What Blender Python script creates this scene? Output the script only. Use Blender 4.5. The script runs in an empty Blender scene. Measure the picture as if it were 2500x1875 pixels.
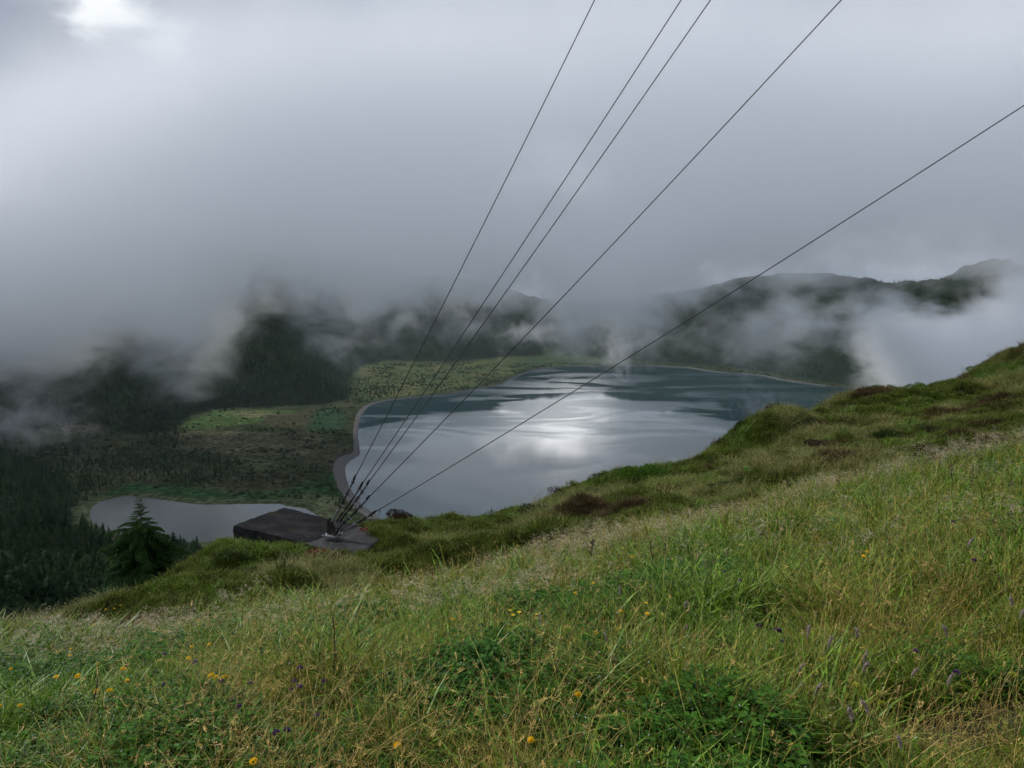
import bpy, math, random
import numpy as np
from mathutils import Vector, Matrix, noise as mnoise
R = math.radians
random.seed(7); np.random.seed(7)
S = bpy.context.scene
COL = S.collection

# ------------------------------------------------------------------ camera
EYE = 232.0                      # metres above the lake
PITCH = R(6.7); FPX = 1689.0     # focal length in photo pixels (2500 wide)
cam_d = bpy.data.cameras.new('camera'); cam = bpy.data.objects.new('camera', cam_d); COL.objects.link(cam)
cam.location = (0, 0, EYE); cam.rotation_euler = (R(90) - PITCH, 0, 0)
cam_d.sensor_width = 36; cam_d.lens = 36 * FPX / 2500; cam_d.clip_start = .1; cam_d.clip_end = 60000
S.camera = cam

# ------------------------------------------------------------------ world, sun, exposure
SUN_AZ, SUN_EL = R(-62), R(36)   # azimuth from +Y towards +X
S.view_settings.view_transform = 'Standard'; S.view_settings.look = 'None'
S.view_settings.gamma = 1; S.view_settings.exposure = 0; S.view_settings.use_curve_mapping = False
S.cycles.use_denoising = True; S.cycles.use_adaptive_sampling = True; S.cycles.adaptive_threshold = .025; S.cycles.adaptive_min_samples = 16
S.cycles.max_bounces = 26; S.cycles.diffuse_bounces = 3; S.cycles.glossy_bounces = 3
S.cycles.transparent_max_bounces = 8; S.cycles.volume_bounces = 24
S.cycles.caustics_reflective = False; S.cycles.caustics_refractive = False

class NT:
    """small helper round a node tree"""
    def __init__(s, nt): s.nt = nt
    def n(s, t, **kw):
        nd = s.nt.nodes.new(t)
        for k, v in kw.items(): setattr(nd, k, v)
        return nd
    def lk(s, a, b): s.nt.links.new(a, b)
    def put(s, sock, v):
        if isinstance(v, bpy.types.NodeSocket): s.lk(v, sock)
        elif v is not None: sock.default_value = v
    def m(s, op, a, b=None, c=None, clamp=False):
        nd = s.n('ShaderNodeMath', operation=op); nd.use_clamp = clamp
        s.put(nd.inputs[0], a); s.put(nd.inputs[1], b); s.put(nd.inputs[2], c)
        return nd.outputs[0]
    def vm(s, op, a, b=None):
        nd = s.n('ShaderNodeVectorMath', operation=op)
        s.put(nd.inputs[0], a)
        if b is not None:
            if op == 'SCALE': s.put(nd.inputs['Scale'], b)
            else: s.put(nd.inputs[1], b)
        return nd.outputs['Value'] if op in ('DOT_PRODUCT', 'LENGTH', 'DISTANCE') else nd.outputs[0]
    def noise(s, vec, scale, detail=4, rough=.55, dist=0., col=False):
        nd = s.n('ShaderNodeTexNoise'); s.put(nd.inputs['Vector'], vec)
        nd.inputs['Scale'].default_value = scale; nd.inputs['Detail'].default_value = detail
        nd.inputs['Roughness'].default_value = rough; nd.inputs['Distortion'].default_value = dist
        return nd.outputs['Color'] if col else nd.outputs['Fac']
    def rng(s, v, a, b, c=0., d=1., smooth=True):
        nd = s.n('ShaderNodeMapRange'); nd.interpolation_type = 'SMOOTHSTEP' if smooth else 'LINEAR'
        s.put(nd.inputs['Value'], v)
        for k, x in zip(('From Min', 'From Max', 'To Min', 'To Max'), (a, b, c, d)): s.put(nd.inputs[k], x)
        return nd.outputs[0]
    def mix(s, f, a, b, mode='MIX'):
        nd = s.n('ShaderNodeMix', data_type='RGBA', blend_type=mode)
        s.put(nd.inputs[0], f)
        for k, v in ((6, a), (7, b)):
            if isinstance(v, (tuple, list)): v = (*v[:3], 1)
            s.put(nd.inputs[k], v)
        return nd.outputs[2]
    def ramp(s, f, stops):
        nd = s.n('ShaderNodeValToRGB'); s.put(nd.inputs[0], f)
        cr = nd.color_ramp
        while len(cr.elements) < len(stops): cr.elements.new(.5)
        for e, (p, c) in zip(cr.elements, stops): e.position = p; e.color = (*c, 1)
        return nd.outputs[0]
    def curve(s, v, pts, x0, x1, y0, y1):
        """piecewise curve given in real units"""
        f = s.m('DIVIDE', s.m('SUBTRACT', v, x0), x1 - x0, clamp=True)
        nd = s.n('ShaderNodeFloatCurve'); c = nd.mapping.curves[0]
        pts = sorted(pts); P = [((x - x0) / (x1 - x0), (y - y0) / (y1 - y0)) for x, y in pts]
        P = [p for p in P if 0 <= p[0] <= 1]
        if P[0][0] > 0: P.insert(0, (0, P[0][1]))
        if P[-1][0] < 1: P.append((1, P[-1][1]))
        c.points[0].location = P[0]; c.points[1].location = P[-1]
        for p in P[1:-1]: c.points.new(*p)
        nd.mapping.update(); s.put(nd.inputs['Value'], f)
        return s.m('MULTIPLY_ADD', nd.outputs[0], y1 - y0, y0)

world = bpy.data.worlds.new('World'); S.world = world; world.use_nodes = True
def build_world():
    t = NT(world.node_tree); world.node_tree.nodes.clear()
    out = t.n('ShaderNodeOutputWorld'); bg = t.n('ShaderNodeBackground'); t.lk(bg.outputs[0], out.inputs[0])
    sky = t.n('ShaderNodeTexSky'); sky.sky_type = 'NISHITA'; sky.sun_disc = False
    sky.sun_elevation = SUN_EL; sky.sun_rotation = SUN_AZ
    D = t.n('ShaderNodeTexCoord').outputs['Generated']
    sep = t.n('ShaderNodeSeparateXYZ'); t.lk(D, sep.inputs[0]); z = sep.outputs[2]
    # overcast: luminance rises from the horizon to the zenith
    el = t.m('MAXIMUM', z, 0.0)
    base = t.ramp(el, [(0., (.31, .37, .46)), (.14, (.33, .39, .48)), (.24, (.38, .44, .54)), (.31, (.30, .35, .44)), (.42, (.34, .39, .485)), (.75, (.80, .875, 1.02))])
    wd = t.vm('MULTIPLY', D, (1, 1, 1.7))
    n1 = t.noise(wd, 2.3, 5, .5, .3); n2 = t.noise(wd, 6.5, 4, .5, .5)
    var = t.m('MULTIPLY_ADD', n1, .50, .74)
    var = t.m('ADD', var, t.m('MULTIPLY_ADD', n2, .10, -.05))
    c = t.vm('SCALE', base, var)
    def spot(az, e, r0, r1, sq=(1, 1, 1)):
        d = (math.sin(R(az)) * math.cos(R(e)), math.cos(R(az)) * math.cos(R(e)), math.sin(R(e)))
        dif = t.vm('MULTIPLY', t.vm('SUBTRACT', D, d), sq)
        wob = t.m('MULTIPLY_ADD', t.noise(wd, 9, 4, .55, .4), .16, -.08)
        return t.rng(t.m('ADD', t.vm('LENGTH', dif), wob), r0, r1, 1, 0)
    # gap in the cloud, upper left, with its second lobe
    c = t.mix(t.m('MULTIPLY', spot(-27, 18.5, .03, .24), .55), c, (.62, .65, .71))
    c = t.mix(t.m('MULTIPLY', spot(-29.0, 20.0, .004, .060), .9), c, (1.1, 1.12, 1.14))
    c = t.mix(t.m('MULTIPLY', spot(-24.8, 17.6, .003, .050), .6), c, (1.0, 1.02, 1.05))
    c = t.mix(t.m('MULTIPLY', spot(3, 12.5, .08, .30, (.85, 1, 1.7)), .9), c, (.68, .73, .81))
    # luminous break low over the far rim, hidden by the near bank, seen in the lake
    c = t.mix(t.m('MULTIPLY', spot(3.6, 10.2, .008, .090, (.70, 1, 1.5)), .95), c, (3.0, 3.02, 3.08))
    c = t.mix(.06, c, t.vm('SCALE', sky.outputs[0], .10))
    t.lk(c, bg.inputs[0]); bg.inputs[1].default_value = 1.0
build_world()
world.cycles.sampling_method = 'MANUAL'; world.cycles.sample_map_resolution = 512

sun_d = bpy.data.lights.new('sun', 'SUN'); sun = bpy.data.objects.new('sun', sun_d); COL.objects.link(sun)
sun_d.energy = 3.0; sun_d.angle = R(6); sun_d.color = (1, .97, .92)
sv = Vector((math.sin(SUN_AZ) * math.cos(SUN_EL), math.cos(SUN_AZ) * math.cos(SUN_EL), math.sin(SUN_EL)))
sun.rotation_euler = sv.to_track_quat('Z', 'Y').to_euler()

# ------------------------------------------------------------------ measuring helpers
CP, SP = math.cos(PITCH), math.sin(PITCH)
def ray(px, py):
    a = (px - 1250) / FPX; b = (937.5 - py) / FPX
    return Vector((a, CP + b * SP, -SP + b * CP))
def at(px, py, y):                       # point seen at a photo pixel, y metres ahead
    d = ray(px, py); k = y / d.y
    return Vector((d.x * k, y, EYE + d.z * k))
def onz(px, py, z=0.):                   # point seen at a photo pixel, lying at height z
    d = ray(px, py); k = (z - EYE) / d.z
    return Vector((d.x * k, d.y * k, z))
def project(p):
    x, y, z = p[0], p[1], p[2] - EYE
    dep = y * CP - z * SP; up = y * SP + z * CP
    return 1250 + FPX * x / dep, 937.5 - FPX * up / dep

def link(o): COL.objects.link(o); return o
def meshobj(name, verts, faces, mat=None, parent=None, smooth=False, attrs=None, cols=None):
    me = bpy.data.meshes.new(name)
    me.from_pydata([tuple(v) for v in verts] if not isinstance(verts, np.ndarray) else verts.tolist(), [], faces if not isinstance(faces, np.ndarray) else faces.tolist())
    for m_ in (mat if isinstance(mat, (list, tuple)) else [mat]):
        if m_: me.materials.append(m_)
    if smooth: me.polygons.foreach_set('use_smooth', [True] * len(me.polygons))
    for k, v in (attrs or {}).items():
        a = me.attributes.new(k, 'FLOAT', 'POINT'); a.data.foreach_set('value', np.asarray(v, dtype=np.float32))
    for k, v in (cols or {}).items():
        a = me.attributes.new(k, 'FLOAT_VECTOR', 'POINT'); a.data.foreach_set('vector', np.asarray(v, dtype=np.float32).ravel())
    me.update()
    o = bpy.data.objects.new(name, me)
    if parent: o.parent = parent
    return link(o)
def tag(o, label=None, cat=None, group=None, kind=None):
    for k, v in (('label', label), ('category', cat), ('group', group), ('kind', kind)):
        if v: o[k] = v
    return o
def empty(name, loc, rz=0):
    o = bpy.data.objects.new(name, None); o.empty_display_size = .2
    o.location = loc; o.rotation_euler = (0, 0, rz); return link(o)
def copy_tree(o, parent=None):
    c = o.copy(); link(c); c.parent = parent
    for ch in [x for x in o.children]: copy_tree(ch, c)
    return c
class MB:
    def __init__(s): s.v = []; s.f = []; s.mi = []
    def add(s, vs, fs, mi=0):
        b = len(s.v); s.v += [Vector(v) for v in vs]; s.f += [tuple(i + b for i in f) for f in fs]; s.mi += [mi] * len(fs)
    def tube(s, pts, rad, n=6, mi=0, caps=True):
        pts = [Vector(p) for p in pts]; rad = rad if isinstance(rad, (list, tuple)) else [rad] * len(pts)
        rings = []; ref = None
        for i, p in enumerate(pts):
            d = (pts[min(i + 1, len(pts) - 1)] - pts[max(i - 1, 0)]).normalized()
            if ref is None:
                ref = Vector((0, 0, 1)) if abs(d.z) < .9 else Vector((1, 0, 0))
            a = d.cross(ref).normalized(); b = a.cross(d)
            rings.append([p + (a * math.cos(k * 2 * math.pi / n) + b * math.sin(k * 2 * math.pi / n)) * rad[i] for k in range(n)])
        vs = [v for r_ in rings for v in r_]; fs = []
        for i in range(len(pts) - 1):
            for k in range(n): fs.append((i * n + k, i * n + (k + 1) % n, (i + 1) * n + (k + 1) % n, (i + 1) * n + k))
        if caps: fs.append(tuple(range(n))[::-1]); fs.append(tuple((len(pts) - 1) * n + k for k in range(n)))
        s.add(vs, fs, mi)
    def box(s, c, sx, sy, sz, M=None, mi=0):
        vs = [Vector((x * sx / 2, y * sy / 2, z * sz / 2)) for x in (-1, 1) for y in (-1, 1) for z in (-1, 1)]
        if M: vs = [M @ v for v in vs]
        s.add([v + Vector(c) for v in vs], [(0, 1, 3, 2), (4, 6, 7, 5), (0, 4, 5, 1), (2, 3, 7, 6), (0, 2, 6, 4), (1, 5, 7, 3)], mi)
    def build(s, name, mat, parent=None, smooth=False):
        o = meshobj(name, s.v, s.f, mat, parent, smooth)
        if any(s.mi): o.data.polygons.foreach_set('material_index', s.mi)
        return o

def new_mat(name):
    m_ = bpy.data.materials.new(name); m_.use_nodes = True; m_.node_tree.nodes.clear()
    t = NT(m_.node_tree); out = t.n('ShaderNodeOutputMaterial'); return m_, t, out
def pbr(t, out, color, rough=.7, bump=None, bstr=.3, bdist=.02, spec=.5, **kw):
    p = t.n('ShaderNodeBsdfPrincipled')
    if isinstance(color, tuple): color = (*color[:3], 1)
    t.put(p.inputs['Base Color'], color); t.put(p.inputs['Roughness'], rough); p.inputs['Specular IOR Level'].default_value = spec
    for k, v in kw.items(): t.put(p.inputs[k], v)
    if bump is not None:
        b = t.n('ShaderNodeBump'); b.inputs['Strength'].default_value = bstr; b.inputs['Distance'].default_value = bdist
        t.lk(bump, b.inputs['Height']); t.lk(b.outputs[0], p.inputs['Normal'])
    if out is not None: t.lk(p.outputs[0], out.inputs[0])
    return p

# ------------------------------------------------------------------ shapes of the crater floor
def P(lst, z=0.): return np.array([onz(x, y, z)[:2] for x, y in lst])
LAKE_PX = [(929.5,1268),(918,1256),(893,1240),(870.7,1217.5),(852.6,1190),(843.6,1163),(842,1141),(849,1129),(860,1121),(878,1111),(879,1104),
 (875,1078),(873.6,1054.5),(876,1034.6),(881,1018),(888,1005),(899.5,993),(916,985),(949,977),(999,972),(1049,967),(1098,963),(1148,953),
 (1198,945),(1228,937),(1248,925),(1274,914),(1314,902),(1364,896),(1413,893.5),(1456,894.5),(1500,894),(1560,892.5),(1604,893.6),(1681,898),(1726,905),(1771,911),
 (1816,912.6),(1862,917),(1907,927.5),(1952,934),(2020,943),(2101,951),(2200,965),(2330,1000),(2450,1060),(2500,1150),(2300,1330),(1900,1390),(1500,1420),(1150,1430),(1010,1370),(950,1300)]
LAKE = P(LAKE_PX)
POND_PX = [(228,1258),(232,1240),(250,1226),(277,1219),(310,1213),(345,1217),(400,1224),(450,1231),(495,1235),(560,1234),(620,1233),(680,1233),(694,1238),(740,1244),(770,1262),(740,1285),
 (640,1310),(560,1318),(460,1322),(330,1312),(270,1296),(235,1275)]
POND = P(POND_PX, 1.)
VALLEY = P([(205,1290),(200,1215),(120,1140),(20,1090),(60,1056),(130,1040),(240,1052),(330,1062),(430,1052),(470,1015),(530,1000),(800,988),(858,968),(850,930),(880,895),(950,880),(1100,884),
 (1250,869),(1420,868),(1500,880),(1700,889),(1850,905),(1950,925),(2100,944),(2300,985),(2600,1060),(2700,1200),(2400,1345),(1900,1400),(1500,1430),(1150,1445),(950,1405),(700,1350),(560,1342),(330,1330)], 2.)
def inside(poly, X, Y):
    r = np.zeros(X.shape, bool); n = len(poly); j = n - 1
    for i in range(n):
        xi, yi = poly[i]; xj, yj = poly[j]
        c = ((yi > Y) != (yj > Y)) & (X < (xj - xi) * (Y - yi) / (yj - yi + 1e-12) + xi)
        r ^= c; j = i
    return r
def sdist(poly, X, Y):                    # negative inside
    d = np.full(X.shape, 1e9); n = len(poly)
    for i in range(n):
        ax, ay = poly[i]; bx, by = poly[(i + 1) % n]; ex, ey = bx - ax, by - ay
        h = np.clip(((X - ax) * ex + (Y - ay) * ey) / (ex * ex + ey * ey + 1e-9), 0, 1)
        d = np.minimum(d, np.hypot(X - ax - h * ex, Y - ay - h * ey))
    return np.where(inside(poly, X, Y), -d, d)
def sstep(a, b, x):
    t_ = np.clip((x - a) / (b - a), 0, 1); return t_ * t_ * (3 - 2 * t_)
_rs = np.random.RandomState(3)
_tab = _rs.rand(256, 256)
def vnoise(X, Y):
    xi = np.floor(X).astype(int); yi = np.floor(Y).astype(int); fx = X - xi; fy = Y - yi
    fx = fx * fx * (3 - 2 * fx); fy = fy * fy * (3 - 2 * fy)
    g = lambda a, b: _tab[a & 255, b & 255]
    return (g(xi, yi) * (1 - fx) + g(xi + 1, yi) * fx) * (1 - fy) + (g(xi, yi + 1) * (1 - fx) + g(xi + 1, yi + 1) * fx) * fy
def fbm(X, Y, scale, octs=4, gain=.5, off=0.):
    s_ = 0.; a = 1.; tot = 0.; f = 1. / scale
    for k in range(octs):
        c, s2 = math.cos(k * .9 + .3), math.sin(k * .9 + .3)
        s_ = s_ + a * vnoise((X * c - Y * s2) * f + 17.3 * k + off, (X * s2 + Y * c) * f + 9.1 * k + off); tot += a; a *= gain; f *= 2.03
    return s_ / tot
def ridged(X, Y, scale, octs=4, off=0.):
    return 1 - np.abs(2 * fbm(X, Y, scale, octs, .5, off) - 1) * 1.8

# near slope: control points (photo pixel, distance ahead) of the bare ground
LIP = [(0,1606,6.5),(300,1580,7),(600,1545,7),(900,1500,7.2),(1150,1440,7.6),(1300,1395,8.2),(1500,1345,9),(1700,1290,10),(1900,1235,11),(2100,1180,12),(2300,1120,13),(2500,1070,14)]
MID = [(480,1410,11.5),(580,1365,12.6),(700,1378,12.4),(850,1385,12.4),(950,1375,12.4),(1100,1345,13.2),(1300,1305,14),(1500,1250,15),(1700,1190,17),(1900,1115,18.5),(2100,1065,20),(2300,1015,21),(2450,965,22)]
RIDGE = [(-200,1618,8.5),(0,1577,8.8),(150,1550,9.2),(260,1515,10),(330,1488,11),(400,1458,12),(450,1415,13),(500,1352,14),(560,1334,14.6),(650,1352,14.6),(750,1328,15.2),(850,1305,15.8),(930,1294,16.4),(1000,1300,17),(1130,1282,17.8),
 (1290,1243,18.6),(1400,1204,19.2),(1500,1178,19.8),(1650,1153,20.6),(1720,1120,21.2),(1775,1070,21.8),(1830,1025,22.5),(1900,1008,23.2),(2000,1004,24.2),(2070,984,25),(2130,974,25.6),(2215,984,26.3),(2280,964,27),(2350,938,28),(2430,908,29),(2500,882,30),(2700,800,31),(3000,700,32)]
CT = []
for px, py, y in LIP + MID + RIDGE:
    CT.append(tuple(at(px, py, y)))
for px, py, y in RIDGE:
    p = at(px, py, y); h = Vector((p.x, p.y)); L = h.length; u = h / L; s_ = (EYE - p.z) / L
    for d_, ex in ((2.2, .7), (7, 4.0), (16, 9.), (28, 15.)):
        q = h + u * d_; CT.append((q.x, q.y, p.z - s_ * d_ - ex))
for x, y, z in ((0,0,-1.66),(-2,0,-1.78),(2,0,-1.5),(0,2.5,-1.74),(-2.2,2.6,-1.95),(2.4,2.6,-1.52),(0,4.6,-2.25),(-3.4,4.6,-2.75),(3.6,4.8,-1.75),(0,-4,-1.2),(-6,0,-2.7),(-10,4,-4.2),(-14,-4,-5),(6,0,-.9),(12,4,.2),(20,8,1.6),(25,-5,4.5),(-8,-10,-2.0),(8,-12,1.5),(30,22,3.5)):
    CT.append((x, y, EYE + z))
CT = np.array(CT)
def _k(r): return np.sqrt(r * r + .25) * 1.0
def _solve():
    n = len(CT); A = np.zeros((n + 3, n + 3)); D_ = np.hypot(CT[:, 0][:, None] - CT[:, 0], CT[:, 1][:, None] - CT[:, 1])
    A[:n, :n] = _k(D_) ; A[:n, :n][np.diag_indices(n)] -= .05
    A[:n, n] = 1; A[:n, n + 1] = CT[:, 0]; A[:n, n + 2] = CT[:, 1]; A[n:, :n] = A[:n, n:].T
    return np.linalg.solve(A, np.concatenate([CT[:, 2], [0, 0, 0]]))
W_ = _solve()
LIPu = np.array([at(*c)[:2] for c in LIP]); _lu = LIPu[:, 0] / LIPu[:, 1]
def ylip(X, Y): return np.interp(X / np.maximum(Y, .1), _lu, LIPu[:, 1])
def heathness(X, Y):                    # 0 in the tall meadow, 1 in the low heath beyond it
    yl = ylip(X, Y); w = fbm(X, Y, 2.2, 3) * 1.6 - .8
    return sstep(-.3, 1.2, Y - yl + w)
SLAB_C = at(745, 1300, 14.6)
def near_h(X, Y):
    z = W_[-3] + W_[-2] * X + W_[-1] * Y
    for i in range(len(CT)): z = z + W_[i] * _k(np.hypot(X - CT[i, 0], Y - CT[i, 1]))
    hn = heathness(X, Y)
    flat = sstep(1.2, 2.8, np.hypot((X - SLAB_C.x), (Y - SLAB_C.y) * 1.2))
    z = z + (fbm(X, Y, 1.5, 3) - .5) * (.14 + .75 * hn * flat) + (fbm(X, Y, .45, 3, .5, 5.) - .5) * (.07 + .26 * hn * flat)
    return z
def far_h(X, Y):
    D_ = sdist(VALLEY, X, Y); o = np.maximum(D_, 0)
    nearside = sstep(1000, 500, Y) 
    hn = 226 * np.power(o / 560., 1.45)
    hn = np.where(o > 560, 226 + (o - 560) * .25, hn)
    hf = 2.0 + o * .50 * sstep(0, 60, o)
    leftslope = sstep(-100, -600, X) * sstep(1700, 1200, Y)
    hf = hf * (1 - .12 * leftslope)
    rid = ridged(X, Y, 420, 4) - .45
    hf = hf + rid * 95 * sstep(0, 420, o) + (fbm(X, Y, 70, 3) - .5) * 22 * sstep(0, 60, o)
    # crest of the far rim: lower behind the middle of the lake, a shoulder on the right
    crest = np.interp(X, [-2500, -900, -500, -200, 150, 500, 800, 900, 1000, 1100, 1180, 1270, 1407, 1572, 1900, 2400], [560, 540, 520, 480, 350, 325, 325, 335, 352, 366, 371, 350, 306, 262, 190, 120])
    crest = crest + (fbm(X, Y, 160, 3) - .5) * 22
    hf = np.minimum(hf, crest - np.maximum(Y - 3100, 0) * .25)
    m2 = 425 * np.exp(-(((X - 3250) / 520) ** 2 + ((Y - 4700) / 700) ** 2)) * (1 + .5 * rid)
    hf = np.maximum(hf, m2)
    z = hf * (1 - nearside) + (hn + rid * 30 * sstep(60, 300, o) * sstep(40, 160, np.hypot(X, Y))) * nearside
    z = np.where(D_ <= 0, 2.0, np.maximum(z, 2.0)) + (fbm(X, Y, 30, 3) - .5) * 1.2
    dl = sdist(LAKE, X, Y); z = np.where(dl < 14, z * 0 + np.interp(dl, [-12, 3, 14], [-6, .2, 1.9]), z)
    dp = sdist(POND, X, Y); z = np.where(dp < 10, np.interp(dp, [-8, 2, 10], [-4, 1.0, 2.2]), z)
    return z
def height(X, Y):
    r_ = np.hypot(X, Y); w = sstep(38, 90, r_)
    z = np.empty_like(X, dtype=float)
    n_ = r_ < 95; f_ = r_ > 36
    zn = np.zeros_like(z); zf = np.zeros_like(z)
    if n_.any(): zn[n_] = near_h(X[n_], Y[n_])
    if f_.any(): zf[f_] = far_h(X[f_], Y[f_])
    return zn * (1 - w) + zf * w
def hgt(x, y): return float(height(np.array([float(x)]), np.array([float(y)]))[0])

def polar(r0, r1, nr, a0, a1, na):
    rr = np.geomspace(r0, r1, nr); aa = np.radians(np.linspace(a0, a1, na))
    A, Rr = np.meshgrid(aa, rr); X = (Rr * np.sin(A)).ravel(); Y = (Rr * np.cos(A)).ravel()
    i = np.arange(nr - 1)[:, None] * na + np.arange(na - 1)[None, :]; i = i.ravel()
    F = np.stack([i, i + 1, i + na + 1, i + na], 1)[:, ::-1]
    return X, Y, F

#@@PART2
# ------------------------------------------------------------------ far terrain
def zone(poly_px, X, Y, z=2., soft=12., wob=14.):
    d = sdist(P(poly_px, z), X, Y) + (fbm(X, Y, 40, 3, .55, 3.) - .5) * 2 * wob
    return 1 - sstep(-soft, soft, d)
WOODS = [[(225,1120),(330,1085),(420,1118),(500,1112),(560,1118),(600,1128),(575,1160),(500,1188),(380,1186),(320,1172),(260,1150)],
         [(300,1040),(440,1035),(450,1075),(430,1100),(385,1095),(330,1062)],
         [(-100,1075),(120,1085),(300,1098),(340,1165),(260,1205),(200,1235),(-100,1250)],
         [(420,1025),(500,992),(640,978),(860,975),(870,940),(840,905),(700,900),(400,960)],
         [(870,985),(870,935),(920,900),(975,930),(965,975),(930,985)],
         [(820,1190),(850,1200),(890,1245),(915,1262),(860,1262),(800,1230)]]
def veg_color(X, Y, Z):
    n = len(X); C = np.zeros((n, 3))
    def put(w, c): g_ = np.array(c) * .55 + sum(c) * .055; C[:] = C * (1 - w[:, None]) + g_ * w[:, None]
    D_ = sdist(VALLEY, X, Y)
    put(np.ones(n), (.016, .028, .014))                                   # wooded slope floor
    rock = sstep(.60, .68, fbm(X, Y, 120, 4, .6, 8.)) * sstep(60, 200, D_); put(rock * .5, (.035, .042, .030))
    flat = 1 - sstep(-6, 10, D_); put(flat, (.052, .058, .026))
    a = fbm(X, Y, 60, 4, .6); put(flat * sstep(.5, .62, a) * .8, (.075, .078, .036)); put(flat * sstep(.5, .40, a) * .7, (.036, .055, .022))
    put(zone([(860,885),(960,882),(1100,888),(1250,872),(1330,875),(1250,915),(1150,945),(1050,962),(950,972),(880,982),(870,940)], X, Y) * flat, (.075, .105, .034))
    put(zone([(860,885),(1100,888),(1250,872),(1250,915),(1050,962),(900,970)], X, Y) * flat * sstep(.50, .60, fbm(X, Y, 45, 3, .6, 1.)), (.125, .125, .04))
    put(zone([(1260,880),(1330,866),(1420,866),(1500,884),(1420,892),(1300,898)], X, Y, wob=20), (.062, .10, .042))
    put(zone([(1500,884),(1700,888),(1850,905),(1950,925),(1900,930),(1700,902),(1500,896)], X, Y) , (.045, .062, .028))
    put(zone([(435,1045),(520,1002),(640,1000),(720,1003),(700,1025),(600,1035),(470,1050)], X, Y, soft=6) , (.070, .125, .030))
    put(zone([(540,1006),(640,1004),(690,1012),(680,1020),(600,1018)], X, Y, soft=5, wob=8), (.15, .15, .062))
    put(zone([(640,1018),(770,1003),(790,1010),(760,1040),(690,1044),(640,1036)], X, Y, soft=6), (.075, .070, .034))
    put(zone([(770,1000),(830,992),(845,1040),(800,1062),(750,1050)], X, Y), (.034, .080, .036))
    put(zone([(430,1055),(560,1052),(760,1062),(800,1090),(760,1112),(600,1112),(440,1095)], X, Y), (.088, .088, .046))
    put(zone([(430,1055),(560,1052),(760,1062),(800,1090),(760,1112),(600,1112),(440,1095)], X, Y) * sstep(.5, .58, fbm(X, Y, 26, 3, .6, 6.)), (.125, .118, .06))
    put(zone([(570,1118),(660,1122),(700,1140),(640,1150),(590,1140)], X, Y, soft=8), (.085, .11, .045))
    put(zone([(560,1160),(700,1150),(800,1150),(810,1180),(700,1200),(570,1205)], X, Y), (.050, .052, .024))
    put(zone([(200,1240),(260,1195),(330,1180),(450,1190),(560,1202),(700,1196),(820,1150),(835,1210),(700,1236),(560,1236),(430,1226),(330,1210),(280,1212),(225,1262)], X, Y, soft=8, wob=8), (.026, .075, .022))
    put(zone([(690,1220),(760,1200),(830,1215),(900,1262),(820,1262),(760,1255)], X, Y), (.085, .098, .042))
    put(zone([(826,1110),(850,1106),(880,1100),(884,1112),(850,1135),(838,1150),(826,1140)], X, Y, soft=4, wob=3), (.085, .076, .073))
    put(zone([(120,1028),(160,1030),(250,1045),(240,1054),(150,1046)], X, Y, soft=4, wob=4), (.060, .052, .045))
    dl = sdist(LAKE, X, Y); put(1 - sstep(1, 6, dl), (.07, .066, .060))
    put(1 - sstep(4, 30, np.abs(dl - 22)), (.036, .07, .025)) if False else None
    dp = sdist(POND, X, Y); put((1 - sstep(14, 26, dp + (fbm(X, Y, 14, 3) - .5) * 16)) * (Y > 700), (.062, .074, .034))
    return np.clip(C, 0, 1)
def m_far():
    m_, t, out = new_mat('valley_vegetation')
    col = t.n('ShaderNodeAttribute', attribute_name='veg').outputs['Color']
    pos = t.n('ShaderNodeNewGeometry').outputs['Position']
    n1 = t.noise(pos, .14, 5, .65); n2 = t.noise(pos, .035, 4, .6)
    v = t.m('MULTIPLY', t.rng(n1, .3, .72, .45, 1.6), t.rng(n2, .3, .7, .75, 1.25))
    c = t.vm('SCALE', col, v)
    c = t.mix(t.rng(t.noise(pos, .30, 3, .6), .56, .66), c, (.018, .032, .014))
    pbr(t, out, c, .85, bump=n1, bstr=.6, bdist=3., spec=.0)
    return m_
M_far = m_far()
X, Y, F = polar(34, 9500, 640, -62, 62, 620)
Z = height(X, Y)
Z = Z - 0.9 * sstep(60, 34, np.hypot(X, Y))
valley = meshobj('terrain', np.stack([X, Y, Z], 1), F, M_far, smooth=True, cols={'veg': veg_color(X, Y, Z)})
tag(valley, 'dark wooded crater slopes and marshy valley floor round the lake', kind='structure')

# ------------------------------------------------------------------ water
def m_water(name, deep, r0, r1):
    m_, t, out = new_mat(name)
    pos = t.n('ShaderNodeNewGeometry').outputs['Position']
    st = t.vm('MULTIPLY', pos, (.55, 1.1, 1))
    pat = t.noise(st, .0048, 4, .55, 1.1)                      # wind patches
    pat = t.rng(pat, .42, .60)
    sc = t.n('ShaderNodeSeparateXYZ'); t.lk(pos, sc.inputs[0])
    far = t.rng(sc.outputs[1], 1500, 2200)
    rough = t.m('ADD', t.m('MULTIPLY', pat, r1 - r0), t.m('MULTIPLY_ADD', far, .035, r0))
    n1 = t.noise(t.vm('MULTIPLY', pos, (1, .7, 1)), .55, 3, .6)
    n2 = t.noise(t.vm('MULTIPLY', pos, (1, .6, 1)), .12, 3, .6)
    h = t.m('MULTIPLY_ADD', n2, 1.6, n1)
    b = t.n('ShaderNodeBump'); b.inputs['Distance'].default_value = .25
    t.lk(h, b.inputs['Height']); t.lk(t.m('MULTIPLY_ADD', pat, .22, .03), b.inputs['Strength'])
    p = pbr(t, out, deep, rough, spec=.5); p.inputs['IOR'].default_value = 1.55
    t.lk(b.outputs[0], p.inputs['Normal'])
    return m_
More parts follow.
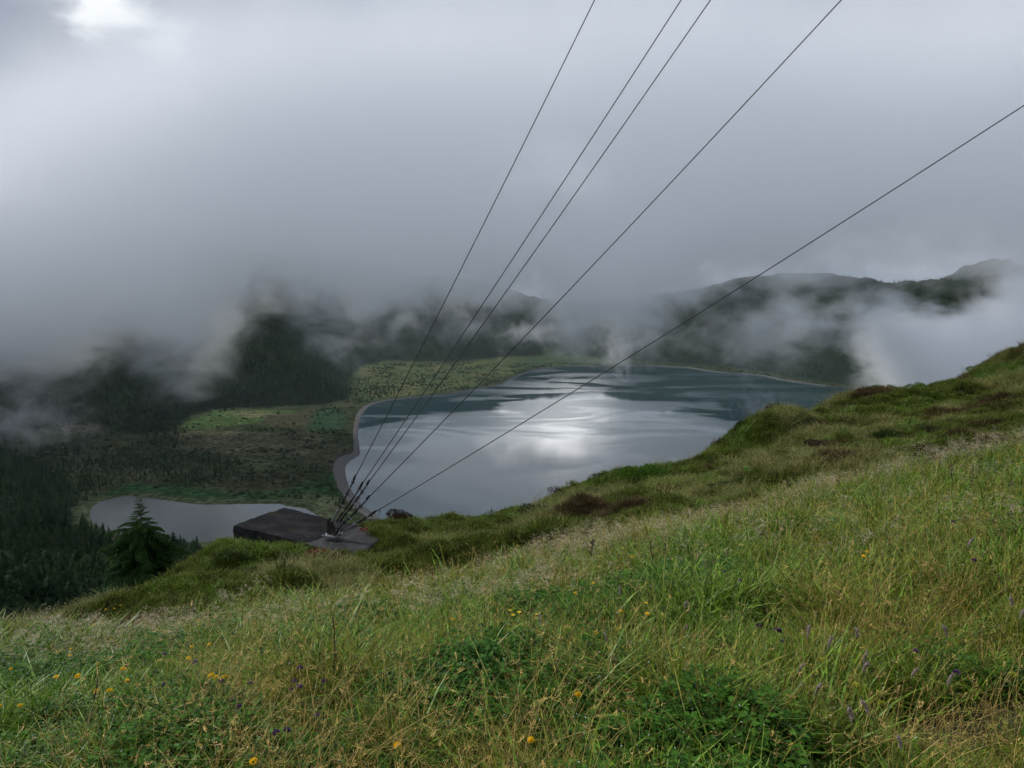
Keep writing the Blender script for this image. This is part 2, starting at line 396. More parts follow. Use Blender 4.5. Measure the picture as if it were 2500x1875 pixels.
def sheet(name, poly, z, grow, mat):
    c = np.array(poly); n = len(c); out = []
    for i in range(n):                                      # push the outline outwards, under the bank
        a, b, d = c[i - 1], c[i], c[(i + 1) % n]
        e = (d - a) / (np.linalg.norm(d - a) + 1e-9); nrm = np.array([e[1], -e[0]])
        if inside(poly, np.array([b[0] + nrm[0]]), np.array([b[1] + nrm[1]]))[0]: nrm = -nrm
        out.append((*(b + nrm * grow), z))
    me = bpy.data.meshes.new(name); me.from_pydata(out, [], [tuple(range(n))]); me.materials.append(mat); me.update()
    if me.polygons[0].normal.z < 0: me.flip_normals()
    o = bpy.data.objects.new(name, me); link(o); o['kind'] = 'structure'; return o
lake = sheet('lake_water', LAKE, 0., 5, m_water('lake_water', (.014, .036, .042), .03, .20))
lake['label'] = 'broad grey-blue crater lake mirroring the clouds'
pond = sheet('pond_water', POND, 1.2, 4, m_water('pond_water', (.030, .036, .038), .12, .16))
pond['label'] = 'small flat grey pond in the marsh beside the big lake'

# ------------------------------------------------------------------ beach
def ribbon(name, edge, widths, z0, z1, mat):
    """edge: waterline points; the ribbon runs outwards from them"""
    e = []; w = []                                            # densify and roughen
    for i in range(len(edge) - 1):
        L = np.linalg.norm(edge[i + 1] - edge[i]); k = max(1, int(L / 6))
        for j in range(k):
            s_ = j / k; e.append(edge[i] * (1 - s_) + edge[i + 1] * s_); w.append(widths[i] * (1 - s_) + widths[i + 1] * s_)
    e = np.array(e); w = np.array(w)
    for _ in range(3): e[1:-1] = (e[:-2] + 2 * e[1:-1] + e[2:]) / 4
    tan = np.gradient(e, axis=0); tan /= np.linalg.norm(tan, axis=1)[:, None] + 1e-9
    nr = np.stack([tan[:, 1], -tan[:, 0]], 1)
    if inside(LAKE, *(e[len(e) // 2] + nr[len(e) // 2] * 3)[:, None])[0]: nr = -nr
    k = len(e); wob = (fbm(e[:, 0], e[:, 1], 12, 3) - .5)
    rows = []
    for s_, dz in ((-.15, -.6), (0, 0), (.35, .35), (.8, .85), (1., 1.), (1.12, .4)):
        off = w * s_ + (wob * (1.2 + w * .25) if s_ > .5 else wob * 1.0)
        zz = z0 + (z1 - z0) * dz
        rows.append(np.column_stack([e + nr * off[:, None], np.full(k, zz)]))
    V = np.concatenate(rows); Fc = [(r_ * k + i, r_ * k + i + 1, (r_ + 1) * k + i + 1, (r_ + 1) * k + i) for r_ in range(len(rows) - 1) for i in range(k - 1)]
    return meshobj(name, V, Fc, mat, smooth=True)
def m_beach():
    m_, t, out = new_mat('grey_pumice_beach')
    pos = t.n('ShaderNodeNewGeometry').outputs['Position']
    c = t.mix(t.noise(pos, .15, 5, .6), (.060, .057, .054), (.108, .103, .098))
    pbr(t, out, c, .85, bump=t.noise(pos, .8, 4), bstr=.4, bdist=.4, spec=.1)
    return m_
bw = [.76 * q for q in [17,17,17,18,18,20,20,24,26,18,12,10,10,10,12,13,11,8,6,5,4,4,4,4,4,4,4,4,4,4,3,3,3,3,3,3,2.5,2.5,2.5,2,2,2]]
beach = ribbon('beach', P(LAKE_PX[:42], .3), bw, .12, 2.5, m_beach())
tag(beach, 'narrow grey pumice beach curving along the left shore of the lake', kind='structure')

# ------------------------------------------------------------------ low cloud (volumes standing over the valley)
def m_cloud(name, build, dens, aniso=.0):
    m_, t, out = new_mat(name)
    pos = t.n('ShaderNodeNewGeometry').outputs['Position']
    sp = t.n('ShaderNodeSeparateXYZ'); t.lk(pos, sp.inputs[0])
    d = build(t, pos, sp.outputs[0], sp.outputs[1], sp.outputs[2])
    pv = t.n('ShaderNodeVolumePrincipled'); pv.inputs['Color'].default_value = (.990, .9945, 1.0, 1)
    pv.inputs['Anisotropy'].default_value = aniso
    t.lk(t.m('MULTIPLY', d, dens), pv.inputs['Density']); t.lk(pv.outputs[0], out.inputs['Volume'])
    m_.cycles.volume_step_rate = .5
    return m_
YC = 1200.
def cl(lst, yc=YC, k=1.13):                                    # screen measurements -> (x, z) at the bank's middle distance
    o_ = []
    for a, b in lst:
        p = at(a * k, b * k, yc); o_.append((p.x, p.z))
    return o_
BASE = cl([(-200,850),(0,850),(80,870),(150,840),(230,790),(330,790),(400,850),(440,850),(470,760),(560,700),(620,690),(700,725),(760,755),(830,745),(900,735),(980,738),(1060,745),(1120,730),(1180,745),(1230,780),(1290,790),(1350,800),(1410,760),(1480,720),(1560,660),(1650,645),(1750,638),(1850,612),(1950,600),(2050,612),(2120,612),(2212,610),(2400,560)])
def bank(t, pos, x, y, z):
    base = t.curve(x, BASE, -900, 900, 0, 400)
    w = t.noise(t.vm('MULTIPLY', pos, (1, .38, 1.05)), .0165, 7, .64, .3)
    w2 = t.noise(pos, .0028, 3, .5)
    h = t.m('DIVIDE', t.m('SUBTRACT', z, base), 85.)
    h = t.m('ADD', h, t.m('MULTIPLY', t.m('SUBTRACT', w, .5), 3.4))
    h = t.m('ADD', h, t.m('MULTIPLY', t.m('SUBTRACT', w2, .5), 1.6))
    d = t.rng(h, -.35, 1.5)
    d = t.m('MULTIPLY', d, d)
    fy = t.m('MULTIPLY', t.rng(y, 1060, 1130), t.rng(y, 1360, 1270))
    fz = t.rng(t.m('ADD', t.m('MULTIPLY_ADD', t.m('SUBTRACT', w2, .5), 260, z), t.m('MULTIPLY', t.rng(x, -350, -800), 210)), 860, 500)
    return t.m('MULTIPLY', d, t.m('MULTIPLY', fy, fz))
def vbox(name, lo, hi, mat, label):
    lo, hi = Vector(lo), Vector(hi); b = MB(); b.box((lo + hi) / 2, *(hi - lo)); o = b.build(name, mat)
    tag(o, label, kind='stuff'); return o
vbox('cloud', (-1200, 1050, 60), (1200, 1370, 900), m_cloud('cloud_bank', bank, .0165), 'grey bank of low cloud hanging over the crater and hiding its rim')
TOP2 = cl([(1380,760),(1450,740),(1520,690),(1600,650),(1700,655),(1800,660),(1900,650),(1980,665),(2060,660),(2120,640),(2180,600),(2300,560)])
BOT2 = cl([(1380,740),(1450,730),(1540,745),(1620,765),(1700,745),(1780,720),(1850,745),(1890,800),(1930,880),(2000,960),(2300,1100)])
def bank2(t, pos, x, y, z):
    top = t.curve(x, TOP2, 50, 900, -200, 500); bot = t.curve(x, BOT2, 50, 900, -200, 500)
    w = t.noise(t.vm('MULTIPLY', pos, (1, .38, 1.05)), .0190, 7, .64, .3)
    ww = t.m('ADD', t.m('MULTIPLY', t.m('SUBTRACT', w, .5), 5.0), t.m('MULTIPLY', t.m('SUBTRACT', t.noise(pos, .0055, 3, .5), .5), 3.2))
    h1 = t.m('ADD', t.m('DIVIDE', t.m('SUBTRACT', z, bot), 60.), ww); h2 = t.m('ADD', t.m('DIVIDE', t.m('SUBTRACT', top, z), 40.), ww)
    d = t.m('MULTIPLY', t.rng(h1, -.4, 1.4), t.rng(h2, -.4, 1.4))
    fy = t.m('MULTIPLY', t.rng(y, 1062, 1110), t.rng(y, 1300, 1230))
    edge = t.m('MULTIPLY_ADD', t.rng(x, 440, 620), .75, .25)
    return t.m('MULTIPLY', t.m('MULTIPLY', d, t.rng(x, 60, 200)), t.m('MULTIPLY', fy, edge))
vbox('cloud', (60, 1051, 3), (1201, 1310, 420), m_cloud('lower_cloud', bank2, .027), 'bright ragged cloud rising behind the grassy ridge on the right')
def veil(t, pos, x, y, z):
    w = t.noise(pos, .004, 5, .6, .5)
    h = t.m('ADD', t.m('DIVIDE', t.m('SUBTRACT', z, t.m('MULTIPLY_ADD', t.rng(x, 1200, 2400), -60, 330)), 150.), t.m('MULTIPLY', t.m('SUBTRACT', w, .5), 5.))
    return t.m('MULTIPLY', t.m('MULTIPLY', t.rng(h, -.3, 1.6), t.rng(z, 1150, 650)), t.m('MULTIPLY', t.rng(y, 3150, 3400), t.rng(y, 4100, 3850)))
vbox('cloud', (-2600, 3140, 150), (4200, 4110, 1200), m_cloud('far_cloud', veil, .00028), 'thin veil of far cloud between the rim and the more distant peak')
def m_wisp(name, c, r, dens):
    def f(t, pos, x, y, z):
        q = t.vm('LENGTH', t.vm('DIVIDE', t.vm('SUBTRACT', pos, tuple(c)), tuple(r)))
        w = t.noise(pos, 1.9 / min(r), 6, .68, .8)
        return t.rng(t.m('ADD', t.m('SUBTRACT', 1.0, q), t.m('MULTIPLY', t.m('SUBTRACT', w, .5), 2.6)), .25, 1.2)
    return m_cloud(name, f, dens)
for px, py, yy, r, dn, lb in ((1300, 812, 1750, (150, 60, 52), .010, 'small torn wisp drifting over the dark slope behind the middle of the lake'),
                              (1515, 850, 1900, (95, 60, 120), .011, 'ragged column of mist reaching down to the far shore'),
                              (60, 1030, 1010, (150, 60, 75), .009, 'thin mist trailing down the wooded slope at the left edge'),
                              (2230, 660, 2300, (260, 90, 45), .0040, 'thin mist drifting across the far ridge on the right'),
                              (2440, 650, 2500, (200, 90, 60), .0035, 'mist hanging in front of the distant peak at the right edge'),
                              (1080, 672, 2350, (760, 130, 95), .0042, 'layer of mist lying along the far rim behind the lake'),
                              (2330, 622, 2900, (260, 100, 70), .0035, 'thin cloud between the far ridge and the distant peak'),
                              (1860, 1000, 1010, (60, 40, 45), .008, 'faint puff of mist over the lake above the grassy ridge')):
    c = at(px, py, yy); k_ = 1.5; vbox('cloud_wisp', c - Vector(r) * k_, c + Vector(r) * k_, m_wisp('wisp', c, r, dn), lb)
def haze_f(t, pos, x, y, z): return t.m('ADD', t.m('MULTIPLY', z, 0.0), 1.0)
_m = bpy.data.materials.new('valley_air'); _m.use_nodes = True; _m.node_tree.nodes.clear(); _t = NT(_m.node_tree); _o = _t.n('ShaderNodeOutputMaterial'); _v = _t.n('ShaderNodeVolumePrincipled')
_v.inputs['Color'].default_value = (.80, .92, 1., 1); _v.inputs['Density'].default_value = 3.0e-5; _t.lk(_v.outputs[0], _o.inputs['Volume'])
vbox('mist', (-2400, 470, -12), (2600, 3130, 170), _m, 'thin bluish air over the crater floor')
#@@PART3
# ------------------------------------------------------------------ near slope ground
def m_ground():
    m_, t, out = new_mat('soil_and_moss')
    pos = t.n('ShaderNodeNewGeometry').outputs['Position']
    hz = t.n('ShaderNodeAttribute', attribute_name='heath').outputs['Fac']
    n1 = t.noise(pos, 2.2, 5, .6); n2 = t.noise(pos, .8, 4, .6); n3 = t.noise(pos, 14, 4, .65)
    soil = t.mix(n3, (.020, .022, .010), (.05, .048, .022))
    heath = t.ramp(n1, [(.30, (.040, .030, .014)), (.44, (.044, .060, .014)), (.56, (.075, .090, .022)), (.70, (.12, .105, .042))])
    heath = t.vm('SCALE', t.mix(t.rng(n2, .58, .70), heath, (.045, .032, .014)), .6)
    c = t.mix(hz, soil, heath)
    c = t.vm('SCALE', c, t.rng(n3, .3, .7, .6, 1.35))
    pbr(t, out, c, .9, bump=t.m('MULTIPLY_ADD', n1, .5, n3), bstr=.8, bdist=.08, spec=.2)
    return m_
X, Y, F = polar(.35, 40, 400, -105, 105, 760)
Z = height(X, Y)
slope = meshobj('grassy_slope', np.stack([X, Y, Z], 1), F, m_ground(), smooth=True, attrs={'heath': heathness(X, Y)})
tag(slope, 'mossy soil of the steep grassy slope in the foreground', kind='structure')

# ------------------------------------------------------------------ instancing of uncountable growth
def scatter(name, pts, rots, scl, idx, tint, coll, label):
    n = len(pts); me = bpy.data.meshes.new(name); me.vertices.add(n)
    me.vertices.foreach_set('co', np.asarray(pts, dtype=np.float32).ravel())
    for k, ty, v, f in (('rot', 'FLOAT_VECTOR', rots, 'vector'), ('scl', 'FLOAT', scl, 'value'), ('tint', 'FLOAT', tint, 'value'), ('pick', 'INT', idx, 'value')):
        a = me.attributes.new(k, ty, 'POINT'); a.data.foreach_set(f, np.asarray(v, dtype=np.int32 if ty == 'INT' else np.float32).ravel())
    o = link(bpy.data.objects.new(name, me))
    ng = bpy.data.node_groups.new(name + '_nodes', 'GeometryNodeTree')
    ng.interface.new_socket('Geometry', in_out='INPUT', socket_type='NodeSocketGeometry')
    ng.interface.new_socket('Geometry', in_out='OUTPUT', socket_type='NodeSocketGeometry')
    N = ng.nodes; gi = N.new('NodeGroupInput'); go = N.new('NodeGroupOutput')
    ci = N.new('GeometryNodeCollectionInfo'); ci.inputs[0].default_value = coll
    ci.inputs['Separate Children'].default_value = True; ci.inputs['Reset Children'].default_value = True
    ip = N.new('GeometryNodeInstanceOnPoints'); ip.inputs['Pick Instance'].default_value = True
    def na(nm, ty):
        q = N.new('GeometryNodeInputNamedAttribute'); q.data_type = ty; q.inputs[0].default_value = nm; return q.outputs[0]
    L = ng.links.new
    L(gi.outputs[0], ip.inputs['Points']); L(ci.outputs[0], ip.inputs['Instance']); L(na('pick', 'INT'), ip.inputs['Instance Index'])
    L(na('rot', 'FLOAT_VECTOR'), ip.inputs['Rotation']); L(na('scl', 'FLOAT'), ip.inputs['Scale']); L(ip.outputs[0], go.inputs[0])
    md = o.modifiers.new('scatter', 'NODES'); md.node_group = ng
    tag(o, label, kind='stuff'); return o
def proto_coll(name): return bpy.data.collections.new(name)
def proto(coll, name, verts, faces, mat, mi=None, cols=None):
    me = bpy.data.meshes.new(name); me.from_pydata([tuple(v) for v in verts], [], faces)
    for m_ in (mat if isinstance(mat, (list, tuple)) else [mat]): me.materials.append(m_)
    if mi: me.polygons.foreach_set('material_index', mi)
    if cols is not None:
        a = me.attributes.new('along', 'FLOAT', 'POINT'); a.data.foreach_set('value', np.asarray(cols, dtype=np.float32))
    me.update(); o = bpy.data.objects.new(name, me); coll.objects.link(o); return o

# ------------------------------------------------------------------ conifers
def m_leaf(name, ca, cb, rough=.6, trans=.25, scale=.05, spec=.3, third=None):
    m_, t, out = new_mat(name)
    tint = t.n('ShaderNodeAttribute', attribute_name='tint', attribute_type='INSTANCER').outputs['Fac']
    oi = t.n('ShaderNodeObjectInfo').outputs['Random']
    pos = t.n('ShaderNodeNewGeometry').outputs['Position']
    f = t.m('ADD', t.m('MULTIPLY', tint, .55), t.m('MULTIPLY_ADD', t.noise(pos, scale, 3, .6), 1.1, -.35), clamp=True)
    f = t.m('MULTIPLY_ADD', oi, .12, f)
    c = t.mix(f, ca, cb)
    if third: c = t.mix(t.rng(t.noise(pos, scale * 1.7, 4, .6), .56, .68), c, third)
    p = pbr(t, None, c, rough, spec=spec); tr = t.n('ShaderNodeBsdfTranslucent'); t.lk(c, tr.inputs[0])
    mx = t.n('ShaderNodeMixShader'); mx.inputs[0].default_value = trans
    t.lk(p.outputs[0], mx.inputs[1]); t.lk(tr.outputs[0], mx.inputs[2]); t.lk(mx.outputs[0], out.inputs[0])
    return m_
def m_bark():
    m_, t, out = new_mat('bark'); pos = t.n('ShaderNodeNewGeometry').outputs['Position']
    pbr(t, out, t.mix(t.noise(pos, 9, 4), (.035, .025, .018), (.09, .07, .05)), .9, bump=t.noise(pos, 20, 4), bstr=.5, bdist=.02); return m_
M_bark = m_bark()
M_forest = m_leaf('conifer_foliage', (.010, .024, .012), (.052, .080, .034), .8, .12, .012, .03)
def conifer(seed, tiers=9, wid=.22, pts_=9, top=1.0, round_=0.):
    """unit-high conifer: ragged drooping tiers round a trunk"""
    rs = np.random.RandomState(seed); V = []; Fc = []; mi = []
    for k in range(6):
        a = k * math.pi / 3; V.append((.014 * math.cos(a), .014 * math.sin(a), -.06))
    V.append((0, 0, .95))
    for k in range(6): Fc.append((k, (k + 1) % 6, 6)); mi.append(1)
    for i in range(tiers):
        f = i / (tiers - 1); z = .08 + .84 * f ** .95
        r_ = wid * ((1 - f) ** (.85 - .5 * round_) + .06) * (.85 + .3 * rs.rand()); hh = .17 * (1 - .5 * f)
        ox, oy = (rs.rand(2) - .5) * .03
        b = len(V); V.append((ox * .3, oy * .3, min(z + hh, top))); n = pts_ * 2; a0 = rs.rand() * 6
        for k in range(n):
            rr = r_ * ((.75 + .5 * rs.rand()) if k % 2 == 0 else (.35 + .25 * rs.rand())); a = a0 + k * 2 * math.pi / n + (rs.rand() - .5) * .25
            V.append((ox + rr * math.cos(a), oy + rr * math.sin(a), z - (.05 * rs.rand() + .02 if k % 2 == 0 else -.02)))
        for k in range(n): Fc.append((b, b + 1 + k, b + 1 + (k + 1) % n)); mi.append(0)
    return V, Fc, mi
FC = proto_coll('forest_kinds')
PROTO = []
for i, a in enumerate([(1, 9, .20, 9, 1., 0), (2, 8, .17, 8, 1., 0), (3, 10, .24, 9, 1., .1), (4, 7, .30, 10, .95, .8), (5, 7, .36, 10, .9, 1.)]):
    v, f, mi = conifer(a[0], a[1], a[2], a[3], a[4], a[5]); PROTO.append(proto(FC, 'tree_kind_%d' % i, v, f, [M_forest, M_bark], mi))
def shrub_proto(seed, coll, name, mat, k=26):
    rs = np.random.RandomState(seed); V = []; Fc = []
    for i in range(k):
        c = rs.randn(3) * (.22, .22, .12); c[2] = abs(c[2]) + .12; s_ = .10 + .10 * rs.rand()
        b = len(V); q = rs.randn(4, 3) * s_; V += [tuple(c + w) for w in q]; Fc += [(b, b + 1, b + 2), (b, b + 2, b + 3), (b, b + 1, b + 3), (b + 1, b + 2, b + 3)]
    return proto(coll, name, V, Fc, mat)
M_shrub = m_leaf('marsh_shrub_foliage', (.020, .036, .014), (.06, .078, .03), .8, .1, .03, .15)
SC = proto_coll('shrub_kinds')
for i in range(3): shrub_proto(20 + i, SC, 'shrub_kind_%d' % i, M_shrub)

def jgrid(y0, y1, s_, rs):
    xm = y1 * .92; nx = int(2 * xm / s_); ny = int((y1 - y0) / s_)
    gx, gy = np.meshgrid(np.arange(nx), np.arange(ny)); X = (gx.ravel() + rs.rand(nx * ny)) * s_ - xm; Y = (gy.ravel() + rs.rand(nx * ny)) * s_ + y0
    k = np.abs(X) < Y * .86 + 30; return X[k], Y[k]
rs = np.random.RandomState(11)
px_, py_, pw_ = [], [], []
for y0, y1, s_ in ((75, 560, 5.2), (560, 1000, 7.5), (1000, 1900, 11.), (1900, 2600, 12.5), (2600, 3500, 22)):
    X, Y = jgrid(y0, y1, s_, rs)
    D_ = sdist(VALLEY, X, Y)
    den = sstep(4, 22, D_) * .97
    w = np.zeros(len(X))
    for wp in WOODS: w = np.maximum(w, zone(wp, X, Y, soft=6, wob=16))
    den = np.maximum(den, w * .8 * (sdist(LAKE, X, Y) > 18) * (sdist(POND, X, Y) > 22))
    den = den * (1 - .8 * sstep(.62, .70, fbm(X, Y, 120, 4, .6, 8.)) * (D_ > 60))
    den = den * (sdist(LAKE, X, Y) > 10) * (sdist(POND, X, Y) > 12)
    den = np.where(inside(P([(150,1300),(215,1278),(330,1318),(560,1334),(760,1315),(900,1300),(960,1420),(300,1420)], 2.), X, Y) & (sdist(POND, X, Y) > 4), .95, den)
    k = rs.rand(len(X)) < den
    px_.append(X[k]); py_.append(Y[k]); pw_.append(np.full(k.sum(), s_))
TX, TY, TS = map(np.concatenate, (px_, py_, pw_))
TZ = height(TX, TY)
k = TZ < 430; TX, TY, TZ, TS = TX[k], TY[k], TZ[k], TS[k]
n = len(TX)
THt = np.clip(9 + 4.0 * rs.randn(n), 5, 19) * np.where(TS > 12, .95, np.where(TS > 10, 1.1, .92)) * (.8 + .5 * fbm(TX, TY, 90, 2))
inval = sdist(VALLEY, TX, TY) < 0; THt = np.where(inval, THt * .75, THt)
TI = np.where(fbm(TX, TY, 150, 3, .5, 2.) > .53, rs.randint(2, 5, n), rs.randint(0, 3, n)); TI = np.where(inval, rs.randint(0, 3, n), TI)
THt = np.where((TY < 780) & (TY > 560) & (TX < -150), THt * 1.25, THt); THt = np.where(TY > 1900, THt * .72, THt); TR = rs.rand(n) * 6.28; TT = rs.rand(n)
# which of them show largest in the photograph
dep = TY * CP - (TZ - EYE) * SP; sx = 1250 + FPX * TX / dep
tipz = TZ + THt - EYE; dt = TY * CP - tipz * SP; sy = 937.5 - FPX * (TY * SP + tipz * CP) / dt
rp = np.array([(a, b) for a, b, c in RIDGE]); vis = (sx > -10) & (sx < 2510) & (sy < np.interp(sx, rp[:, 0], rp[:, 1]) - 4) & (sy > 850)
size = np.where(vis, THt / dep, 0)
big = np.argsort(-size)[:240]
M_forest_one = M_forest
grp = 'conifers on the slope below the viewpoint'
def as_tree(i_kind, x, y, z, h, rz, label, group):
    o = bpy.data.objects.new('conifer_tree', PROTO[i_kind].data); link(o)
    o.location = (x, y, z - .2); o.scale = (h, h, h); o.rotation_euler = (0, 0, rz)
    return tag(o, label, 'conifer', group)
for i in big:
    as_tree(int(TI[i]), TX[i], TY[i], TZ[i], THt[i], TR[i], ('tall' if THt[i] > np.median(THt[big]) else 'shorter') + (' rounded' if TI[i] > 2 else ' pointed') + ' dark conifer ' + ('beside the near shore of the small pond' if sdist(POND, TX[i:i+1], TY[i:i+1])[0] < 60 else 'at the foot of the wooded slope, left photo edge' if sx[i] < 130 else 'in the wood between the left edge and the spruce' if sx[i] < 260 else 'behind the young spruce' if sx[i] < 440 else 'on the slope just below the concrete slab'), grp)
rest = np.ones(n, bool); rest[big] = False
rx = np.column_stack([np.zeros(n), np.zeros(n), TR])[rest]
scatter('forest', np.column_stack([TX, TY, TZ - .2])[rest], rx, THt[rest], TI[rest], TT[rest], FC, 'dense dark conifer forest covering the crater slopes')
MARSH = [(a / 2.458, 700 + b / 2.458) for a, b in [(1186,830),(1275,848),(1310,856),(1326,838),(1410,860),(1450,812),(1510,856),(1530,836),(1560,866),(1590,860),(1635,866),(1690,862),(1732,862),(1865,872),(1780,1080),(1820,1094),(1858,1092),(1865,1118),(1900,1095),(1665,1098),(1670,1038),(1600,1170),(1640,1184),(1705,1186),(1735,1182),(1765,1158),(1455,1162),(1450,1192),(1420,1176),(1980,1258),(1435,1068),(1770,1036),(1160,850),(1120,850),(1465,862),(1000,880),(1360,1060),(1610,1030),(1700,1030)]]
MARSH += [(800 + a / 3.016, 650 + b / 3.016) for a, b in [(765,790),(825,790),(865,785),(435,820),(460,800),(525,815),(320,890),(345,895),(385,900),(445,920),(525,920),(1480,730),(1510,732),(1410,724),(600,860),(690,800)]]
for px, py in MARSH:
    p = onz(px, py, 2.); h = random.uniform(5, 9.5) * (1.3 if p.y > 1500 else 1)
    as_tree(random.choice((0, 1, 2, 3)), p.x, p.y, 1.8, h, random.uniform(0, 6), ('small' if h < 7.2 else 'larger') + ' dark conifer standing alone ' + ('on the yellow-green plain along the far shore' if px > 860 else 'between the bright meadow and the heathy flat' if py < 1060 else 'on the marsh close to the lake beach' if px > 690 else 'on the brown marsh above the small pond'), 'lone conifers dotted over the valley floor')
# low bushes on the valley floor
X, Y = jgrid(780, 2650, 8.5, rs); D_ = sdist(VALLEY, X, Y)
den = (D_ < 5) * sstep(12, 24, sdist(LAKE, X, Y)) * sstep(16, 34, sdist(POND, X, Y)) * sstep(.46, .62, fbm(X, Y, 45, 4, .6, 4.))
den = den * (1 - .85 * zone([(435,1045),(520,1002),(640,1000),(790,1006),(760,1040),(470,1050)], X, Y))
k = rs.rand(len(X)) < den * .5; X, Y = X[k], Y[k]; Zs = height(X, Y); n = len(X)
scatter('marsh_shrubs', np.column_stack([X, Y, Zs]), np.column_stack([np.zeros(n), np.zeros(n), rs.rand(n) * 6.28]), 3 + 4.0 * rs.rand(n), rs.randint(0, 3, n), rs.rand(n), SC, 'low dark bushes dotted over the marshy valley floor')
#@@PART4
# ------------------------------------------------------------------ grass kinds
def blade(V, Fc, A, root, az, h, lean, w, segs=4, droop=1.6, twist=0.):
    """one tapered curved blade, as a strip"""
    b = len(V); dx, dy = math.cos(az), math.sin(az); wx, wy = -math.sin(az + twist), math.cos(az + twist)
    for i in range(segs + 1):
        s_ = i / segs; out_ = lean * s_ ** droop; z = h * (s_ - .25 * lean / max(h, .01) * s_ ** 3)
        ww = w * (1 - s_ ** 1.5) * .5 + .0003
        cx, cy = root[0] + dx * out_, root[1] + dy * out_
        V.append((cx - wx * ww, cy - wy * ww, root[2] + z)); V.append((cx + wx * ww, cy + wy * ww, root[2] + z)); A += [s_, s_]
    for i in range(segs): k = b + 2 * i; Fc.append((k, k + 1, k + 3, k + 2))
    s_ = 1.; return (root[0] + dx * lean, root[1] + dy * lean, root[2] + h * (1 - .25 * lean / max(h, .01)))
def tuft(rs, n, rad, h, lean, w, segs=4, droop=1.6, hj=.45):
    V, Fc, A = [], [], []
    for _ in range(n):
        a, r_ = rs.rand() * 6.283, rad * math.sqrt(rs.rand()); hh = h * (1 - hj + 2 * hj * rs.rand() * .9)
        blade(V, Fc, A, (r_ * math.cos(a), r_ * math.sin(a), -.02), rs.rand() * 6.283, hh, hh * lean * (.3 + 1.1 * rs.rand()), w * (.6 + .7 * rs.rand()), segs, droop, rs.randn() * .5)
    return V, Fc, A
def speck(V, Fc, A, c, s_, rs, al=1.):
    """a spikelet: two crossed slivers"""
    b = len(V); d = rs.randn(3); d /= np.linalg.norm(d) + 1e-6; e = np.cross(d, rs.randn(3)); e /= np.linalg.norm(e) + 1e-6; c = np.array(c)
    V += [tuple(c - d * s_), tuple(c + e * s_ * .45), tuple(c + d * s_), tuple(c - e * s_ * .45)]; A += [al] * 4; Fc.append((b, b + 1, b + 2, b + 3))
def stalks(rs, n, rad, h, lean, head):
    V, Fc, A = [], [], []
    for _ in range(n):
        a, r_ = rs.rand() * 6.283, rad * math.sqrt(rs.rand()); hh = h * (.6 + .6 * rs.rand()); az = rs.rand() * 6.283; ln = hh * lean * (.3 + rs.rand())
        root = (r_ * math.cos(a), r_ * math.sin(a), -.02)
        tip = blade(V, Fc, A, root, az, hh, ln, .0028, 6, 2.0)
        if head == 'nod':                      # drooping narrow head
            q = blade(V, Fc, A, tip, az, -.02 - .03 * rs.rand(), .035 + .03 * rs.rand(), .0042, 3, 1.)
            for k in range(9):
                s_ = rs.rand(); speck(V, Fc, A, [tip[i] + (q[i] - tip[i]) * s_ + rs.randn() * .002 for i in range(3)], .0045, rs)
        elif head == 'airy':                   # open panicle of fine branches
            for k in range(9):
                s_ = .72 + .28 * rs.rand(); o_ = ln * s_ ** 2; c = (root[0] + math.cos(az) * o_, root[1] + math.sin(az) * o_, root[2] + hh * s_ * .97)
                a2 = rs.rand() * 6.283; L_ = .03 + .06 * rs.rand() * (1.3 - s_) * 3
                e = blade(V, Fc, A, c, a2, .03 * rs.rand(), L_, .0016, 2, 1.)
                for j in range(7):
                    u = .3 + .7 * rs.rand(); speck(V, Fc, A, [c[i] + (e[i] - c[i]) * u + rs.randn() * .007 for i in range(3)], .0040 + .0020 * rs.rand(), rs)
    return V, Fc, A
def clover(rs, n=60):
    V, Fc, A = [], [], []
    for _ in range(n):
        a, r_ = rs.rand() * 6.283, .14 * math.sqrt(rs.rand()); h = .06 + .12 * rs.rand(); c = (r_ * math.cos(a), r_ * math.sin(a), h)
        for k in range(3):
            b = len(V); a2 = rs.rand() + k * 2.09; s_ = .008 + .005 * rs.rand(); dx, dy = math.cos(a2), math.sin(a2); t_ = rs.randn() * .3
            V += [c, (c[0] + dx * s_ - dy * s_ * .6, c[1] + dy * s_ + dx * s_ * .6, c[2] + t_ * s_), (c[0] + dx * 1.7 * s_, c[1] + dy * 1.7 * s_, c[2] + t_ * s_ * .6), (c[0] + dx * s_ + dy * s_ * .6, c[1] + dy * s_ - dx * s_ * .6, c[2] + .2 * s_)]
            A += [.5] * 4; Fc.append((b, b + 1, b + 2, b + 3))
    return V, Fc, A
def cushion(rs, n, rad, h, w=.006, curl=.25):
    V, Fc, A = [], [], []
    for _ in range(n):
        a, q = rs.rand() * 6.283, math.sqrt(rs.rand()); r_ = rad * q; z = h * (1 - q * q) * .7; hh = h * (.35 + .5 * rs.rand())
        blade(V, Fc, A, (r_ * math.cos(a), r_ * math.sin(a), z - .03), a + rs.randn() * .8, hh, hh * (curl + q * .7) * rs.rand() * 1.6, w, 2, 1.3, rs.randn())
    return V, Fc, A
